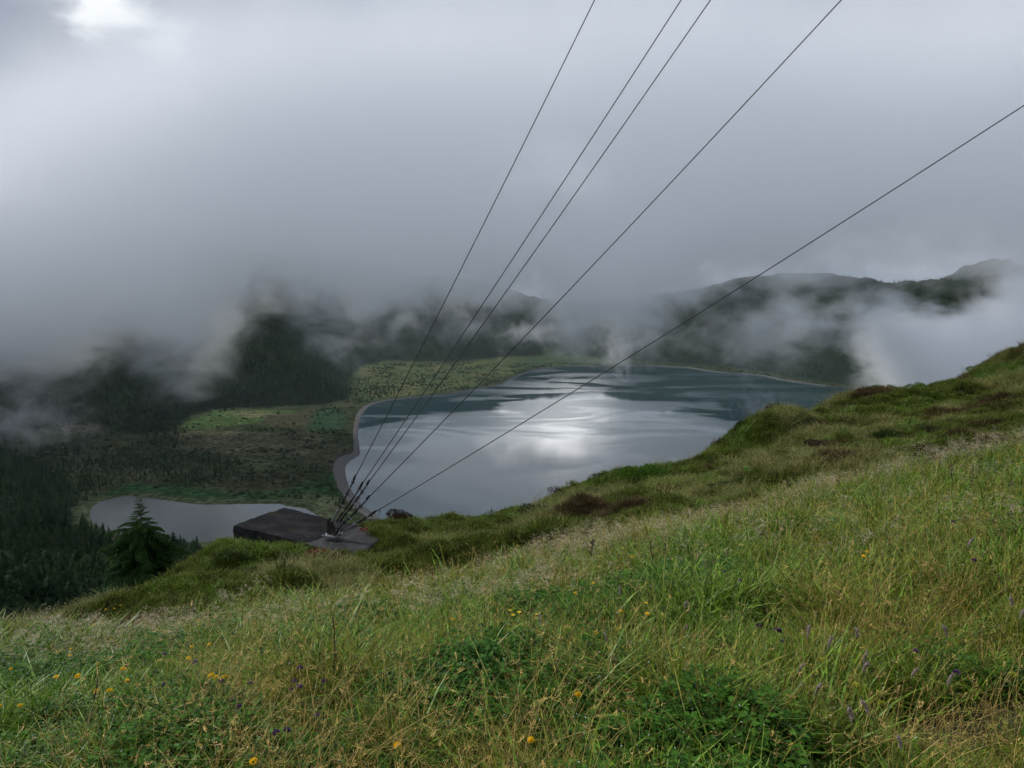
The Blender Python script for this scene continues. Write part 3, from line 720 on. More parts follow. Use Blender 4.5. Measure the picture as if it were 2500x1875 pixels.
def m_grass(name, ca, cb, tip, scale, rough=.42, trans=.2, spec=.5, third=None):
    m_, t, out = new_mat(name)
    tint = t.n('ShaderNodeAttribute', attribute_name='tint', attribute_type='INSTANCER').outputs['Fac']
    al = t.n('ShaderNodeAttribute', attribute_name='along').outputs['Fac']
    pos = t.n('ShaderNodeNewGeometry').outputs['Position']
    f = t.m('ADD', t.m('MULTIPLY', tint, .7), t.m('MULTIPLY_ADD', t.noise(pos, scale, 3, .6), 1.2, -.45), clamp=True)
    c = t.mix(f, ca, cb)
    c = t.mix(t.m('MULTIPLY', t.m('POWER', al, 2.), .6), c, tip)
    if third: c = t.mix(t.rng(t.noise(pos, scale * 2.3, 3, .6), .56, .66), c, third)
    c = t.vm('SCALE', c, t.rng(t.noise(pos, 26, 3, .7), .32, .68, .30, 1.75))
    p = pbr(t, None, c, rough + .1, spec=spec * .45); tr = t.n('ShaderNodeBsdfTranslucent'); t.lk(c, tr.inputs[0])
    mx = t.n('ShaderNodeMixShader'); mx.inputs[0].default_value = trans
    t.lk(p.outputs[0], mx.inputs[1]); t.lk(tr.outputs[0], mx.inputs[2]); t.lk(mx.outputs[0], out.inputs[0])
    return m_
M_green = m_grass('green_grass', (.018, .075, .003), (.105, .200, .008), (.21, .30, .025), .7, .35, .2, .6)
M_gold = m_grass('yellowing_grass', (.080, .14, .010), (.22, .21, .028), (.36, .25, .060), .9, .45, .3)
M_straw = m_grass('dry_stalks', (.26, .18, .040), (.50, .33, .09), (.62, .44, .17), 1.2, .4, .3)
M_pan = m_grass('pale_panicles', (.28, .21, .10), (.48, .39, .24), (.58, .50, .36), 1.2, .25, .3, .7)
M_clover = m_grass('clover_leaves', (.024, .085, .008), (.060, .135, .014), (.07, .15, .02), .8, .4, .3, .2)
M_heathg = m_grass('green_heath', (.020, .040, .006), (.11, .145, .018), (.19, .21, .04), 1.8, .55, .25, .4, third=(.050, .050, .016))
M_heathb = m_grass('brown_heather', (.046, .032, .014), (.085, .060, .026), (.14, .10, .045), 1.1, .7, .15, .2)
M_tuss = m_grass('tussock_grass', (.070, .105, .018), (.19, .185, .045), (.33, .28, .11), .8, .5, .25, .4)
rs = np.random.RandomState(5)
GC = proto_coll('grass_kinds'); DC = proto_coll('stalk_kinds'); HC = proto_coll('heath_kinds')
def pv(coll, nm, vfa, mat): proto(coll, nm, vfa[0], vfa[1], mat, cols=vfa[2])
M_dew_glint = bpy.data.materials.new('dew_drop_glints'); M_dew_glint.use_nodes = True
_p = M_dew_glint.node_tree.nodes['Principled BSDF']; _p.inputs['Base Color'].default_value = (.75, .78, .80, 1); _p.inputs['Roughness'].default_value = .08; _p.inputs['Specular IOR Level'].default_value = 1.  # opaque pale beads: the drops' sky glints are put into the base colour
def pvd(coll, nm, vfa, mat, nd=5, sz=.0014):
    V, Fc, A = vfa; nf = len(Fc)
    for k in range(nd):
        c = V[rs.randint(len(V) // 2) * 2]; b = len(V); s_ = sz * (.6 + .8 * rs.rand())
        V += [(c[0] + s_, c[1], c[2]), (c[0], c[1] + s_, c[2]), (c[0] - s_, c[1], c[2]), (c[0], c[1] - s_, c[2]), (c[0], c[1], c[2] + s_), (c[0], c[1], c[2] - s_)]; A += [0.] * 6
        for i in range(4): Fc += [(b + i, b + (i + 1) % 4, b + 4), (b + (i + 1) % 4, b + i, b + 5)]
    proto(coll, nm, V, Fc, [mat, M_dew_glint], mi=[0] * nf + [1] * (len(Fc) - nf), cols=A)
pvd(GC, 'g0', tuft(rs, 30, .10, .15, .75, .0075), M_green); pvd(GC, 'g1', tuft(rs, 26, .11, .20, .8, .0085), M_green); pvd(GC, 'g2', tuft(rs, 14, .09, .25, .9, .0125, 5), M_green)
pvd(GC, 'g3', tuft(rs, 22, .10, .25, .6, .0052), M_gold); pvd(GC, 'g4', tuft(rs, 18, .10, .30, .75, .0050, 5), M_gold); pvd(GC, 'g5', clover(rs, 80), M_clover); pvd(GC, 'g6', clover(rs, 100), M_clover)
pvd(GC, 'g7', tuft(rs, 18, .13, .20, .8, .013, 3), M_green, 4, .0022); pvd(GC, 'g8', tuft(rs, 16, .13, .27, .7, .009, 3), M_gold, 4, .0022)
pv(DC, 's0', stalks(rs, 7, .10, .46, .55, 'nod'), M_straw); pv(DC, 's1', stalks(rs, 6, .12, .54, .8, 'nod'), M_straw); pv(DC, 's2', stalks(rs, 9, .10, .42, .35, ''), M_straw)
pv(DC, 's3', stalks(rs, 5, .12, .46, .35, 'airy'), M_pan); pv(DC, 's4', stalks(rs, 4, .12, .52, .5, 'airy'), M_pan)
pv(HC, 'h0', cushion(rs, 130, .20, .17, .014), M_heathg); pv(HC, 'h1', cushion(rs, 150, .24, .12, .016), M_heathg); pv(HC, 'h2', cushion(rs, 120, .17, .18, .011, .5), M_heathb)
pv(HC, 'h3', tuft(rs, 40, .10, .27, 1.0, .009, 4, 1.3), M_tuss); pv(HC, 'h4', tuft(rs, 44, .13, .20, .7, .010, 3), M_tuss); pv(HC, 'h5', tuft(rs, 30, .12, .20, .6, .013, 3), M_green)

def slope_pts(n, y0, y1, rs, lo=-3.0):
    """points spread over the near slope, denser close to the lens"""
    r_ = y0 * (y1 / y0) ** rs.rand(n); a = np.radians(-50 + 100 * rs.rand(n)); X, Y = r_ * np.sin(a), r_ * np.cos(a)
    ex, ey = -9 + 18 * rs.rand(n // 2), -2.5 + 9 * rs.rand(n // 2); k = np.abs(ex) > ey * 1.19      # round the viewpoint and beside the frame
    return np.concatenate([X, ex[k]]), np.concatenate([Y, ey[k]])
SLABQ = np.array([at(570,1281,14.9)[:2], at(694,1238,16.4)[:2], at(880,1285,15.6)[:2], at(925,1318,14.2)[:2], at(866,1366,13.0)[:2], at(742,1330,13.6)[:2]])
def clear_of_slab(X, Y, m_=.12): return sdist(SLABQ, X, Y) > m_
_rd = []
for c in RIDGE: p = at(*c); _rd.append((p.x / p.y, math.hypot(p.x, p.y)))
_rd = np.array(sorted(_rd))
def before_ridge(X, Y, over=1.6): return np.hypot(X, Y) < np.interp(X / np.maximum(Y, .1), _rd[:, 0], _rd[:, 1]) + over
def dryness(X, Y):
    yl = ylip(X, Y); b = sstep(3.6, .4, yl - Y) * .42                    # strawy towards the brow of the meadow
    Yp = np.maximum(Y, .3); b = b + .30 * sstep(-.35, .10, X / Yp) - .25 * sstep(-.30, -.75, X / Yp)
    return np.clip(b + (fbm(X, Y, .9, 3, .55, 2.) - .5) * 2.2 + .18, 0, 1)
# the meadow
X, Y = slope_pts(23000, 1.5, 15, rs); hn = heathness(X, Y); k = (rs.rand(len(X)) > hn); X, Y = X[k], Y[k]; n = len(X)
mud = (np.hypot(X, Y) > 1.0) & (np.hypot((X - 1.72) / .55, (Y - 2.45) / .16) > 1); X, Y = X[mud], Y[mud]; n = len(X)
Zg = height(X, Y); dr = dryness(X, Y); cl_ = fbm(X, Y, .7, 3, .5, 9.) + .14 * np.exp(-(((X - .25) / .7) ** 2 + ((Y - 4.3) / .9) ** 2)) + .05 * (X < -1)
u = rs.rand(n); far_ = rs.rand(n) < sstep(4.5, 6.5, Y); dry_ = u < dr * .43
idx = np.where(dry_, np.where(far_, 8, rs.randint(3, 5, n)), np.where(far_, 7, rs.randint(0, 3, n))); idx = np.where((cl_ > .58) & (rs.rand(n) < .5) & ~far_, rs.randint(5, 7, n), idx)
lean = np.column_stack([rs.randn(n) * .20, rs.randn(n) * .20, rs.rand(n) * 6.28])
lowr = 1 - .45 * sstep(.45, .75, X / np.maximum(Y, .3)) * sstep(4.2, 2.6, Y)
hgtv = fbm(X, Y, .38, 2, .5, 4.)
kk = rs.rand(n) < sstep(.22, .42, hgtv) + .25                              # thin, dark hollows between the tufts
X, Y, Zg, idx, lean, lowr, hgtv, dr = X[kk], Y[kk], Zg[kk], idx[kk], lean[kk], lowr[kk], hgtv[kk], dr[kk]; n = len(X)
scatter('meadow_grass', np.column_stack([X, Y, Zg]), lean, (.35 + 1.35 * hgtv) * (.75 + .5 * rs.rand(n)) * lowr, idx, np.clip(rs.rand(n) * .75 + dr * .25, 0, 1), GC, 'lush wet green and yellowing grass with clover covering the near slope')
X, Y = slope_pts(5200, 1.5, 15, rs); hn = heathness(X, Y); k = (rs.rand(len(X)) > hn) & (rs.rand(len(X)) < .04 + .8 * dryness(X, Y)); X, Y = X[k], Y[k]; n = len(X)
lean = np.column_stack([rs.randn(n) * .14, rs.randn(n) * .14, rs.rand(n) * 6.28])
scatter('dry_grass', np.column_stack([X, Y, height(X, Y)]), lean, (.50 + .45 * rs.rand(n)) * (1 - .3 * sstep(.5, .8, X / np.maximum(Y, .3)) * sstep(4.2, 2.6, Y)), rs.randint(0, 3, n), rs.rand(n), DC, 'golden dry stalks standing among the green grass')
X, Y = slope_pts(15000, 3.4, 16, rs); yl = ylip(X, Y); hn = heathness(X, Y); pr = (1.0 - .85 * sstep(1.2, -1.2, X)) * sstep(2.9, .4, yl - Y) * sstep(.38, .56, fbm(X, Y, 1.1, 2, .5, 7.)) + .02 * (Y > 4.5)
k = (rs.rand(len(X)) > hn) & (rs.rand(len(X)) < pr); X, Y = X[k], Y[k]; n = len(X)
scatter('grass_panicles', np.column_stack([X, Y, height(X, Y)]), np.column_stack([rs.randn(n) * .12, rs.randn(n) * .12, rs.rand(n) * 6.28]), .55 + .4 * rs.rand(n), rs.randint(3, 5, n), rs.rand(n), DC, 'pale feathery seed heads beaded with dew along the brow of the meadow')
# the heath beyond the brow
r_ = 6 + 30 * rs.rand(80000); a_ = np.radians(-48 + 96 * rs.rand(80000)); X, Y = r_ * np.sin(a_), r_ * np.cos(a_); hn = heathness(X, Y); k = (rs.rand(len(X)) < hn) & before_ridge(X, Y) & clear_of_slab(X, Y, .04); X, Y = X[k], Y[k]; n = len(X)
a = fbm(X, Y, 1.6, 3, .5, 1.5); b = fbm(X, Y, 1.1, 3, .5, 6.5)
idx = np.where(a > .55, rs.randint(3, 5, n), rs.randint(0, 2, n)); idx = np.where(b > .72, 2, idx); idx = np.where((b < .40) & (rs.rand(n) < .6), 5, idx)
rt = math.pi * 2
scatter('heath_cover', np.column_stack([X, Y, height(X, Y)]), np.column_stack([rs.randn(n) * .2, rs.randn(n) * .2, rs.rand(n) * rt]), (.50 + .85 * fbm(X, Y, 1.3, 2, .5, 3.)) * (.65 + .65 * rs.rand(n)) * (1 + .15 * sstep(14, 26, Y)), idx, rs.rand(n), HC, 'low mossy heath with brown heather and drooping tussocks on the ridge')
#@@PART5
# ------------------------------------------------------------------ where a line of sight meets the near slope
_ys = np.linspace(1.6, 40, 700)
def hit(px, py, above=0.):
    d = ray(px, py); X = d.x / d.y * _ys; Z = EYE + d.z / d.y * _ys
    g = height(X, _ys) + above; k = np.nonzero(Z < g)[0]
    i = k[0] if len(k) else 699
    return Vector((X[i], _ys[i], g[i] - above))

# ------------------------------------------------------------------ concrete slab
def m_concrete(sp_):
    m_, t, out = new_mat('wet_dark_concrete')
    pos = t.n('ShaderNodeTexCoord').outputs['Object']
    n1 = t.noise(pos, 1.6, 5, .6); n2 = t.noise(pos, 22, 5, .7); n3 = t.noise(t.vm('MULTIPLY', pos, (1, 3, 1)), 5, 4, .65)
    c = t.ramp(n1, [(.3, (.014, .014, .0145)), (.55, (.022, .0215, .0225)), (.75, (.034, .033, .034))])
    c = t.vm('SCALE', c, t.rng(n2, .3, .7, .7, 1.35)); c = t.mix(t.rng(n3, .63, .70, 0, .7), c, (.08, .078, .075))
    c = t.mix(t.rng(t.noise(pos, 3.1, 4, .6, .6), .60, .68, 0, .8), c, (.030, .034, .014))
    g = t.n('ShaderNodeNewGeometry'); 
    pbr(t, out, c, t.rng(n1, .35, .65, .85, .5), bump=t.m('MULTIPLY_ADD', n1, .4, n2), bstr=.55, bdist=.012, spec=sp_)
    return m_
M_conc = m_concrete(.0); M_wet = m_concrete(.15)
Ls, Ts, Rs, Fs = at(570,1281,14.9), at(694,1238,16.55), at(880,1284,15.4), at(742,1324,13.75)
FF, RR = at(866,1362,13.0), at(928,1316,14.1)
zs = (Ls.z + Ts.z + Rs.z + Fs.z) / 4
def grid_slab(name, corners, thick, parent, mat, nu=26, nv=20, amp=.012, low_amp=.02):
    """slab from four corners (a,b,c,d round the top), slightly worn edges"""
    a, b, c, d = corners; V = []; Fc = []
    for j in range(nv + 1):
        for i in range(nu + 1):
            u, v = i / nu, j / nv; p = a.lerp(b, u).lerp(d.lerp(c, u), v); e = min(u * (1 - u), v * (1 - v)) < .001
            q = mnoise.noise(p * 2.3) * amp + (mnoise.noise(p * 9.) * low_amp - .014 if e else 0)
            ctr = (a + b + c + d) / 4; off = (p - ctr).normalized() * (mnoise.noise(p * 6.) * .015 if e else 0)
            V.append(p + off + Vector((0, 0, q)))
    W = nu + 1
    for j in range(nv):
        for i in range(nu): Fc.append((j * W + i, j * W + i + 1, (j + 1) * W + i + 1, (j + 1) * W + i))
    rim = [i for i in range(nu)] + [j * W + nu for j in range(nv)] + [nv * W + i for i in range(nu, 0, -1)] + [j * W for j in range(nv, 0, -1)]
    b0 = len(V)
    for k in (1, 2, 3):
        for r_ in rim: p = V[r_].copy(); ctr = (a + b + c + d) / 4; w_ = (p - ctr); w_.z = 0; V.append(p + Vector((0, 0, -thick * k / 3)) + w_.normalized() * (.012 + mnoise.noise(p * 5 + Vector((k * 3, 0, 0))) * .02))
    n_ = len(rim); rings = [rim] + [[b0 + k * n_ + i for i in range(n_)] for k in range(3)]
    for k in range(3):
        for i in range(n_): j = (i + 1) % n_; Fc.append((rings[k][j], rings[k][i], rings[k + 1][i], rings[k + 1][j]))
    return meshobj(name, V, Fc, mat, parent)
slab = empty('concrete_anchor_block', (0, 0, 0))
tag(slab, 'wet dark concrete slab jutting out of the grassy ridge above the pond', 'concrete slab')
grid_slab('slab', (Ls, Fs, Rs, Ts), .34, slab, M_conc)
gap = Vector((0, 0, -.006))
grid_slab('apron', (Fs + gap, FF, RR, Rs + gap), .30, slab, M_wet)

# ------------------------------------------------------------------ steel anchor and the five guy wires
def m_steel(name, ca, cb, rough, metal):
    m_, t, out = new_mat(name); pos = t.n('ShaderNodeNewGeometry').outputs['Position']
    n_ = t.noise(pos, 30, 4, .6); pbr(t, out, t.mix(n_, ca, cb), rough, bump=n_, bstr=.3, bdist=.004, Metallic=metal); return m_
M_galv = m_steel('weathered_galvanised_steel', (.16, .16, .17), (.34, .34, .35), .42, .7)
M_dark = m_steel('dark_rusty_steel', (.018, .015, .013), (.05, .036, .028), .55, .4)
M_cable = m_steel('dark_steel_cable', (.006, .007, .008), (.016, .017, .019), .7, .0)
A0 = at(812, 1306, 14.15)
anchor = empty('wire_anchor', A0); tag(anchor, 'rusty steel anchor bracket bolted to the concrete slab with five guy wires', 'steel anchor')
plan = Vector((1, -.42, 0)).normalized(); side = Vector((-plan.y, plan.x, 0))
sn = (Rs - Fs).cross(FF - Fs).normalized(); sn = sn if sn.z > 0 else -sn
b = MB(); Mr = Matrix.Rotation(math.atan2(plan.y, plan.x), 3, 'Z'); b.box((0, 0, .0), .34, .30, .03, Mr)
b.build('base_plate', M_galv, anchor)
b = MB()
for s_ in (-.03, .03):                                                  # two cheeks fanning upwards
    pts = [(-.11, 0), (.13, 0), (.12, .07), (.03, .16), (-.02, .30), (-.06, .34), (-.10, .32), (-.11, .2)]
    vs = [plan * x + Vector((0, 0, z + .015)) + side * (s_ + o_) for o_ in (-.009, .009) for x, z in pts]; k = len(pts)
    b.add(vs, [tuple(range(k)), tuple(range(k, 2 * k))[::-1]] + [(i, i + k, (i + 1) % k + k, (i + 1) % k) for i in range(k)])
b.build('bracket', M_dark, anchor)
for cx_, cy_ in ((-.13, -.11), (.13, -.11), (.13, .11), (-.13, .11)):
    b = MB(); c = plan * cx_ + side * cy_; b.tube([c + Vector((0, 0, .0)), c + Vector((0, 0, .045))], .017, 6); b.build('bolt', M_dark, anchor)
WIRES = [((1446.7, 0), (809.5, 1277), (1240, 120), .34, (-.07, .33)), ((1656, 0), (820, 1277), (1380, 250), .30, (-.01, .29)), ((1727, 0), (828, 1277), (1475, 200), .30, (.03, .25)),
         ((2042, 0), (820, 1297), (1480, 480), .34, (.06, .16)), ((2500, 243), (823, 1307), (1590, 750), .55, (.10, .06))]
NAMES = ['steepest guy wire, rising to the top edge left of the other four', 'second guy wire from the left, running close beside the third', 'third guy wire from the left, just right of its close neighbour', 'fourth guy wire, alone between the close pair and the flattest wire', 'flattest guy wire, running off the right edge of the photo']
for wi, (top, foot, dend, tb, br) in enumerate(WIRES):
    S0 = at(foot[0], foot[1], (A0 + plan * br[0]).y); pl = plan
    d = ray(*top); k_ = ((S0.x * pl.y - S0.y * pl.x) / (d.x * pl.y - d.y * pl.x)); T0 = Vector((d.x * k_, d.y * k_, EYE + d.z * k_))
    D = (T0 - S0); L = D.length; D.normalize()
    # where the doubled part ends, from the photo pixel
    dd = ray(700 + dend[0] / 7.373, 1150 + dend[1] / 7.373); kk = (S0.x * pl.y - S0.y * pl.x) / (dd.x * pl.y - dd.y * pl.x); E = Vector((dd.x * kk, dd.y * kk, EYE + dd.z * kk)); Ld = (E - S0).dot(D)
    g = empty('guy_wire', S0); tag(g, NAMES[wi], 'guy wire', 'guy wires fanning out from the concrete slab')
    Lt = L * 1.25; up = D.cross(side).normalized(); up = up if up.z > 0 else -up
    pts = []
    for i in range(41):
        s_ = i / 40; pts.append(D * (tb + (Lt - tb) * s_) - Vector((0, 0, 1)) * .18 * 4 * s_ * (1 - s_) * (L / 20))
    b = MB(); b.tube(pts, .0088, 6); b.build('cable', M_cable, g, True)
    # shackle: a bow joining bracket and turnbuckle
    b = MB(); c = -D * .0
    b.tube([c - D * .05 + side * .028, c + side * .030, c + D * .045 + side * .018, c + D * .06, c + D * .045 - side * .018, c - side * .030, c - D * .05 - side * .028], .012, 6)
    b.tube([c - D * .05 + side * .055, c - D * .05 - side * .055], .012, 6); b.build('shackle', M_galv, g)
    # turnbuckle: two side rods, end blocks, screws
    t0, t1 = .07, tb
    b = MB()
    for s_ in (-1, 1): b.tube([D * t0 + side * .020 * s_, D * t1 + side * .020 * s_], .010, 6)
    b.tube([D * (t0 - .02), D * (t0 + .04)], .026, 8); b.tube([D * (t1 - .04), D * (t1 + .02)], .026, 8)
    b.build('turnbuckle', M_galv if wi in (0, 4) else M_dark, g)
    b = MB(); b.tube([D * (t0 - .02), D * (t0 + (t1 - t0) * .36)], .009, 6); b.tube([D * (t1 + .05), D * (t1 - (t1 - t0) * .3)], .009, 6); b.build('screw', M_galv, g)
    # thimble loop and the doubled tail of the cable
    b = MB(); tail = [D * (tb + .02)] + [D * (tb + .02 + .05 * k) - up * (.026 * math.sin(min(k, 3) / 3 * math.pi / 2)) for k in range(1, 4)]
    tail += [D * s_ - up * .024 for s_ in np.linspace(tb + .22, Ld, 5)]
    b.tube(tail, .0115, 6); b.build('cable_tail', M_cable, g)
    b = MB(); b.tube([D * (Ld - .07), D * (Ld + .05)], .019, 6); b.build('end_sleeve', M_dark, g)
    nc = max(4, int((Ld - tb - .2) / .13))
    for k in range(nc):                                               # bulldog clips
        s_ = tb + .16 + (Ld - tb - .28) * k / (nc - 1); b = MB(); c = D * s_ - up * .012
        b.box(c, .030, .040, .050, Matrix((D, side, up)).transposed())
        for q in (-.012, .012): b.tube([c + D * q - up * .02, c + D * q - up * (.062)], .007, 5)
        b.build('cable_clamp', M_galv if (k + wi) % 3 == 0 else M_dark, g)
    if wi == 4:
        b = MB(); c = D * (Ld + .16); b.tube([c, c - Vector((0, 0, .05)), c - Vector((.01, 0, .12))], [.006, .009, .005], 5); b.build('hanging_wire_end', M_dark, g)

# ------------------------------------------------------------------ the spruce beside the ridge
M_spruce = m_leaf('spruce_needles', (.022, .058, .012), (.065, .13, .024), .6, .3, 1.2, .15)
def bough(seed, n=120):
    """unit-long drooping bough with hanging sprays, along +X"""
    rs = np.random.RandomState(seed); V, Fc, mi = [], [], []
    def sp(s_): return np.array([s_, 0, .10 * math.sin(s_ * 2.6) - .22 * s_ * s_])
    b_ = MB(); b_.tube([Vector(sp(s_)) for s_ in (0, .3, .6, .85, 1)], [.022, .016, .011, .007, .003], 4, caps=False)
    V += [tuple(v) for v in b_.v]; Fc += b_.f; mi += [1] * len(b_.f)
    for k in range(n):
        s_ = .10 + .9 * (k + rs.rand()) / n; c = sp(s_); sd = 1 if k % 2 else -1; L_ = (.34 * (1 - s_) + .10) * (.6 + .6 * rs.rand())
        ang = (.55 + .5 * rs.rand()) * sd * (1.0 if s_ < .93 else .3); dr = .15 + .65 * rs.rand(); dirv = np.array([math.cos(ang), math.sin(ang), -dr]); dirv /= np.linalg.norm(dirv)
        for j in range(5):                                        # leaflets along the spray
            u = (j + .5) / 5; q = c + dirv * L_ * u; q[2] -= .08 * u * u; w = .030 * (1 - .4 * u); l2 = .055 + .02 * rs.rand()
            nd = dirv + rs.randn(3) * .45; nd[2] -= .25; nd /= np.linalg.norm(nd); e = np.cross(nd, rs.randn(3)); e /= np.linalg.norm(e) + 1e-6
            b = len(V); V += [tuple(q - nd * l2 * .5), tuple(q + e * w * .5), tuple(q + nd * l2), tuple(q - e * w * .5)]; Fc.append((b, b + 1, b + 2, b + 3)); mi.append(0)
    me = bpy.data.meshes.new('bough'); me.from_pydata(V, [], Fc); me.materials.append(M_spruce); me.materials.append(M_bark); me.polygons.foreach_set('material_index', mi); me.update(); return me
BOUGHS = [bough(60 + i) for i in range(4)]
ty = 24.0; tp = at(362, 1208, ty); tb_ = Vector((at(352, 1480, ty).x, ty, 0)); tb_.z = hgt(tb_.x, tb_.y); TH = tp.z - tb_.z
spruce = empty('spruce_tree', tb_); tag(spruce, 'bushy green young spruce with a thin pointed top beside the left end of the ridge', 'spruce')
b = MB(); b.tube([(0, 0, -.3), (0, 0, TH * .4), (.03, 0, TH * .75), (.06, 0, TH)], [.11, .075, .035, .008], 8); b.build('trunk', M_bark, spruce, True)
pxm = ty / FPX
PROF = [(0, .02), (.06, .10), (.13, .26), (.20, .30), (.25, .55), (.30, .80), (.36, .88), (.44, .95), (.55, 1.05), (.64, 1.25), (.74, 1.30), (.84, 1.45), (.93, 1.58), (1.2, 1.7)]   # depth below the tip (of 272 px) -> half width in metres / .8
vis_h = 272 * pxm / CP
nb = 290
for i in range(nb):
    f = (i / nb) ** .72 * 1.25; zz = TH - f * vis_h
    if zz < .25: continue
    hw = np.interp(f, [p_[0] for p_ in PROF], [p_[1] for p_ in PROF]) * 1.02 * random.uniform(.72, 1.12)
    lob = 1 + .16 * math.sin(i * 2.4 * 3 + f * 9)
    o = bpy.data.objects.new('bough', BOUGHS[i % 4]); link(o); o.parent = spruce
    L_ = max(.16, hw * lob); tilt = R(random.uniform(-42, -8)) if f < .22 else R(random.uniform(-16, 16))
    o.location = (.06 * (zz / TH), 0, zz); o.rotation_euler = (random.uniform(-.3, .3), tilt, i * 2.399 + random.uniform(-.2, .2)); o.scale = (L_, L_ * random.uniform(.8, 1.1), L_ * 1.0)
#@@PART6
# ------------------------------------------------------------------ bushes on the heath
M_bush = m_leaf('bright_heath_foliage', (.045, .11, .010), (.12, .21, .020), .6, .3, 2.5, .3)
M_bushd = m_leaf('dark_heath_foliage', (.028, .050, .009), (.075, .105, .018), .65, .2, 2.0, .25, third=(.05, .032, .016))
M_bushb = m_leaf('brown_heather_foliage', (.035, .022, .014), (.080, .048, .028), .75, .15, 2.0, .2)
M_bushp = m_leaf('purple_heather_foliage', (.050, .036, .036), (.10, .070, .075), .75, .15, 2.0, .2)
M_wood = m_steel('dead_stem', (.030, .016, .010), (.075, .040, .024), .85, 0)
def bush_mesh(seed, n=900, shoot=.12, lumps=7):
    rs = np.random.RandomState(seed); V, Fc = [], []
    lc = np.column_stack([rs.randn(lumps) * .42, rs.randn(lumps) * .42, .28 + .30 * rs.rand(lumps)]); lr = .38 + .25 * rs.rand(lumps)
    for k in range(n):
        i = rs.randint(lumps); d = rs.randn(3); d[2] = abs(d[2]) * .9 - .15; d /= np.linalg.norm(d); c = lc[i] + d * lr[i] * (.72 + .28 * rs.rand()); c[2] = max(c[2], .02)
        up_ = d * .55 + np.array([0, 0, .75]) + rs.randn(3) * .22; up_ /= np.linalg.norm(up_); e = np.cross(up_, rs.randn(3)); e /= np.linalg.norm(e) + 1e-6
        L_ = shoot * (.6 + .8 * rs.rand()); w = .022 + .014 * rs.rand(); b = len(V)
        V += [tuple(c - e * w), tuple(c + e * w), tuple(c + up_ * L_ * .6 + e * w * .8), tuple(c + up_ * L_), tuple(c + up_ * L_ * .6 - e * w * .8)]; Fc.append((b, b + 1, b + 2, b + 3, b + 4))
    return V, Fc
BM = {}
def bush(px, py, y, rx_, rz_, mat, label, cat='heath bush', ry_=None, group=None, n=1500, shoot=.14):
    p = at(px, py, y); z = hgt(p.x, p.y)
    key = (mat.name, n, shoot, int(px) % 3)
    if key not in BM:
        v, f = bush_mesh(int(px) % 97, n, shoot); BM[key] = meshobj('foliage', v, f, mat)
        fo = BM[key]
    else: fo = BM[key].copy(); link(fo)
    o = empty('heath_bush', (p.x, p.y, z - .03), random.uniform(0, 6)); o.scale = (rx_, ry_ or rx_, rz_); fo.parent = o
    b = MB(); rs_ = random.Random(int(px))
    for k in range(5):
        a = rs_.uniform(0, 6.28); b.tube([(0, 0, -.05), (.25 * math.cos(a), .25 * math.sin(a), .3), (.42 * math.cos(a), .42 * math.sin(a), .72)], [.03, .02, .008], 4)
    b.build('stems', M_wood, o)
    tag(o, label, cat, group); return o
bush(2242, 985, 25.2, .42, .42, M_bush, 'bright green rounded heath bush on the skyline above the dark hummocks')
bush(2310, 945, 27.5, .22, .26, M_bush, 'small bright green bush on the skyline of the right ridge')
bush(2345, 945, 27.8, .26, .30, M_bush, 'green bush just right of the small skyline bush')
bush(2386, 940, 27.6, .36, .34, M_bush, 'broad light green bush behind the pair of dense green bushes')
bush(2393, 972, 25.2, .38, .36, M_bush, 'left one of the two dense green bushes high on the right slope')
bush(2446, 970, 25.6, .38, .34, M_bush, 'right one of the two dense green bushes high on the right slope')
bush(2105, 1000, 25.4, .50, .42, M_bushd, 'dark green hummock of heath at the left end of the skyline clump')
bush(2160, 1004, 25.2, .52, .34, M_bushd, 'wide dark green heath hummock in the middle of the skyline clump')
bush(2205, 1006, 25.0, .42, .30, M_bushd, 'low dark heath hummock touching the bright rounded bush')
bush(1895, 1030, 22.2, .34, .42, M_bushb, 'dark brown heather clump on the edge of the ridge over the lake', n=1100)
bush(1808, 1068, 21.4, .38, .40, M_bushd, 'dark olive bush on the steep edge left of the brown heather')
bush(1758, 1100, 21.0, .16, .34, M_bushb, 'narrow dark brown clump hanging on the steep ridge edge', n=700)
bush(2165, 1098, 18.2, .60, .26, M_bushd, 'flat green heath cushion in the middle of the right slope', ry_=.4)
bush(2080, 1062, 20.0, .42, .20, M_bushd, 'low green cushion below the dark skyline hummocks')
bush(2010, 1120, 17.4, .45, .22, M_bushb, 'brown heather patch beside the flat green cushion')
bush(2284, 1085, 17.6, .36, .26, M_bushb, 'brown heather tuft right of the flat green cushion', n=700)
bush(2440, 1050, 17.8, .28, .26, M_bushd, 'dark green tuft near the right edge of the slope')
bush(1575, 1215, 17.5, .70, .36, M_bush, 'vivid green mound of heath beside the bare ochre patch', ry_=.5, n=2200)
bush(1830, 1212, 15.4, .75, .20, M_bushd, 'long dark green cushion just above the tall pale grass', ry_=.35)
bush(1445, 1240, 17.6, .42, .30, M_bushd, 'dark heath clump left of the vivid green mound')
bush(1627, 1158, 20.4, .15, .24, M_bushp, 'small purple-brown heather sprig on the skyline', n=500)
bush(1468, 1193, 19.4, .30, .18, M_bushp, 'purple-brown heather tuft on the skyline above the vivid mound', n=600)
bush(1378, 1215, 18.9, .34, .22, M_bushb, 'brown heather lump on the skyline over the white flowering bush', n=700)
bush(975, 1300, 16.0, .34, .34, M_bushb, 'russet grass hummock on the brow right of the concrete slab', n=900)
bush(1090, 1345, 14.2, .42, .24, M_bushd, 'dark green cushion in the hollow right of the slab')
bush(960, 1385, 12.8, .46, .26, M_bushd, 'dark heath cushion in front of the slab, right side')
bush(800, 1400, 12.0, .40, .24, M_bushd, 'olive heath cushion in front of the slab')
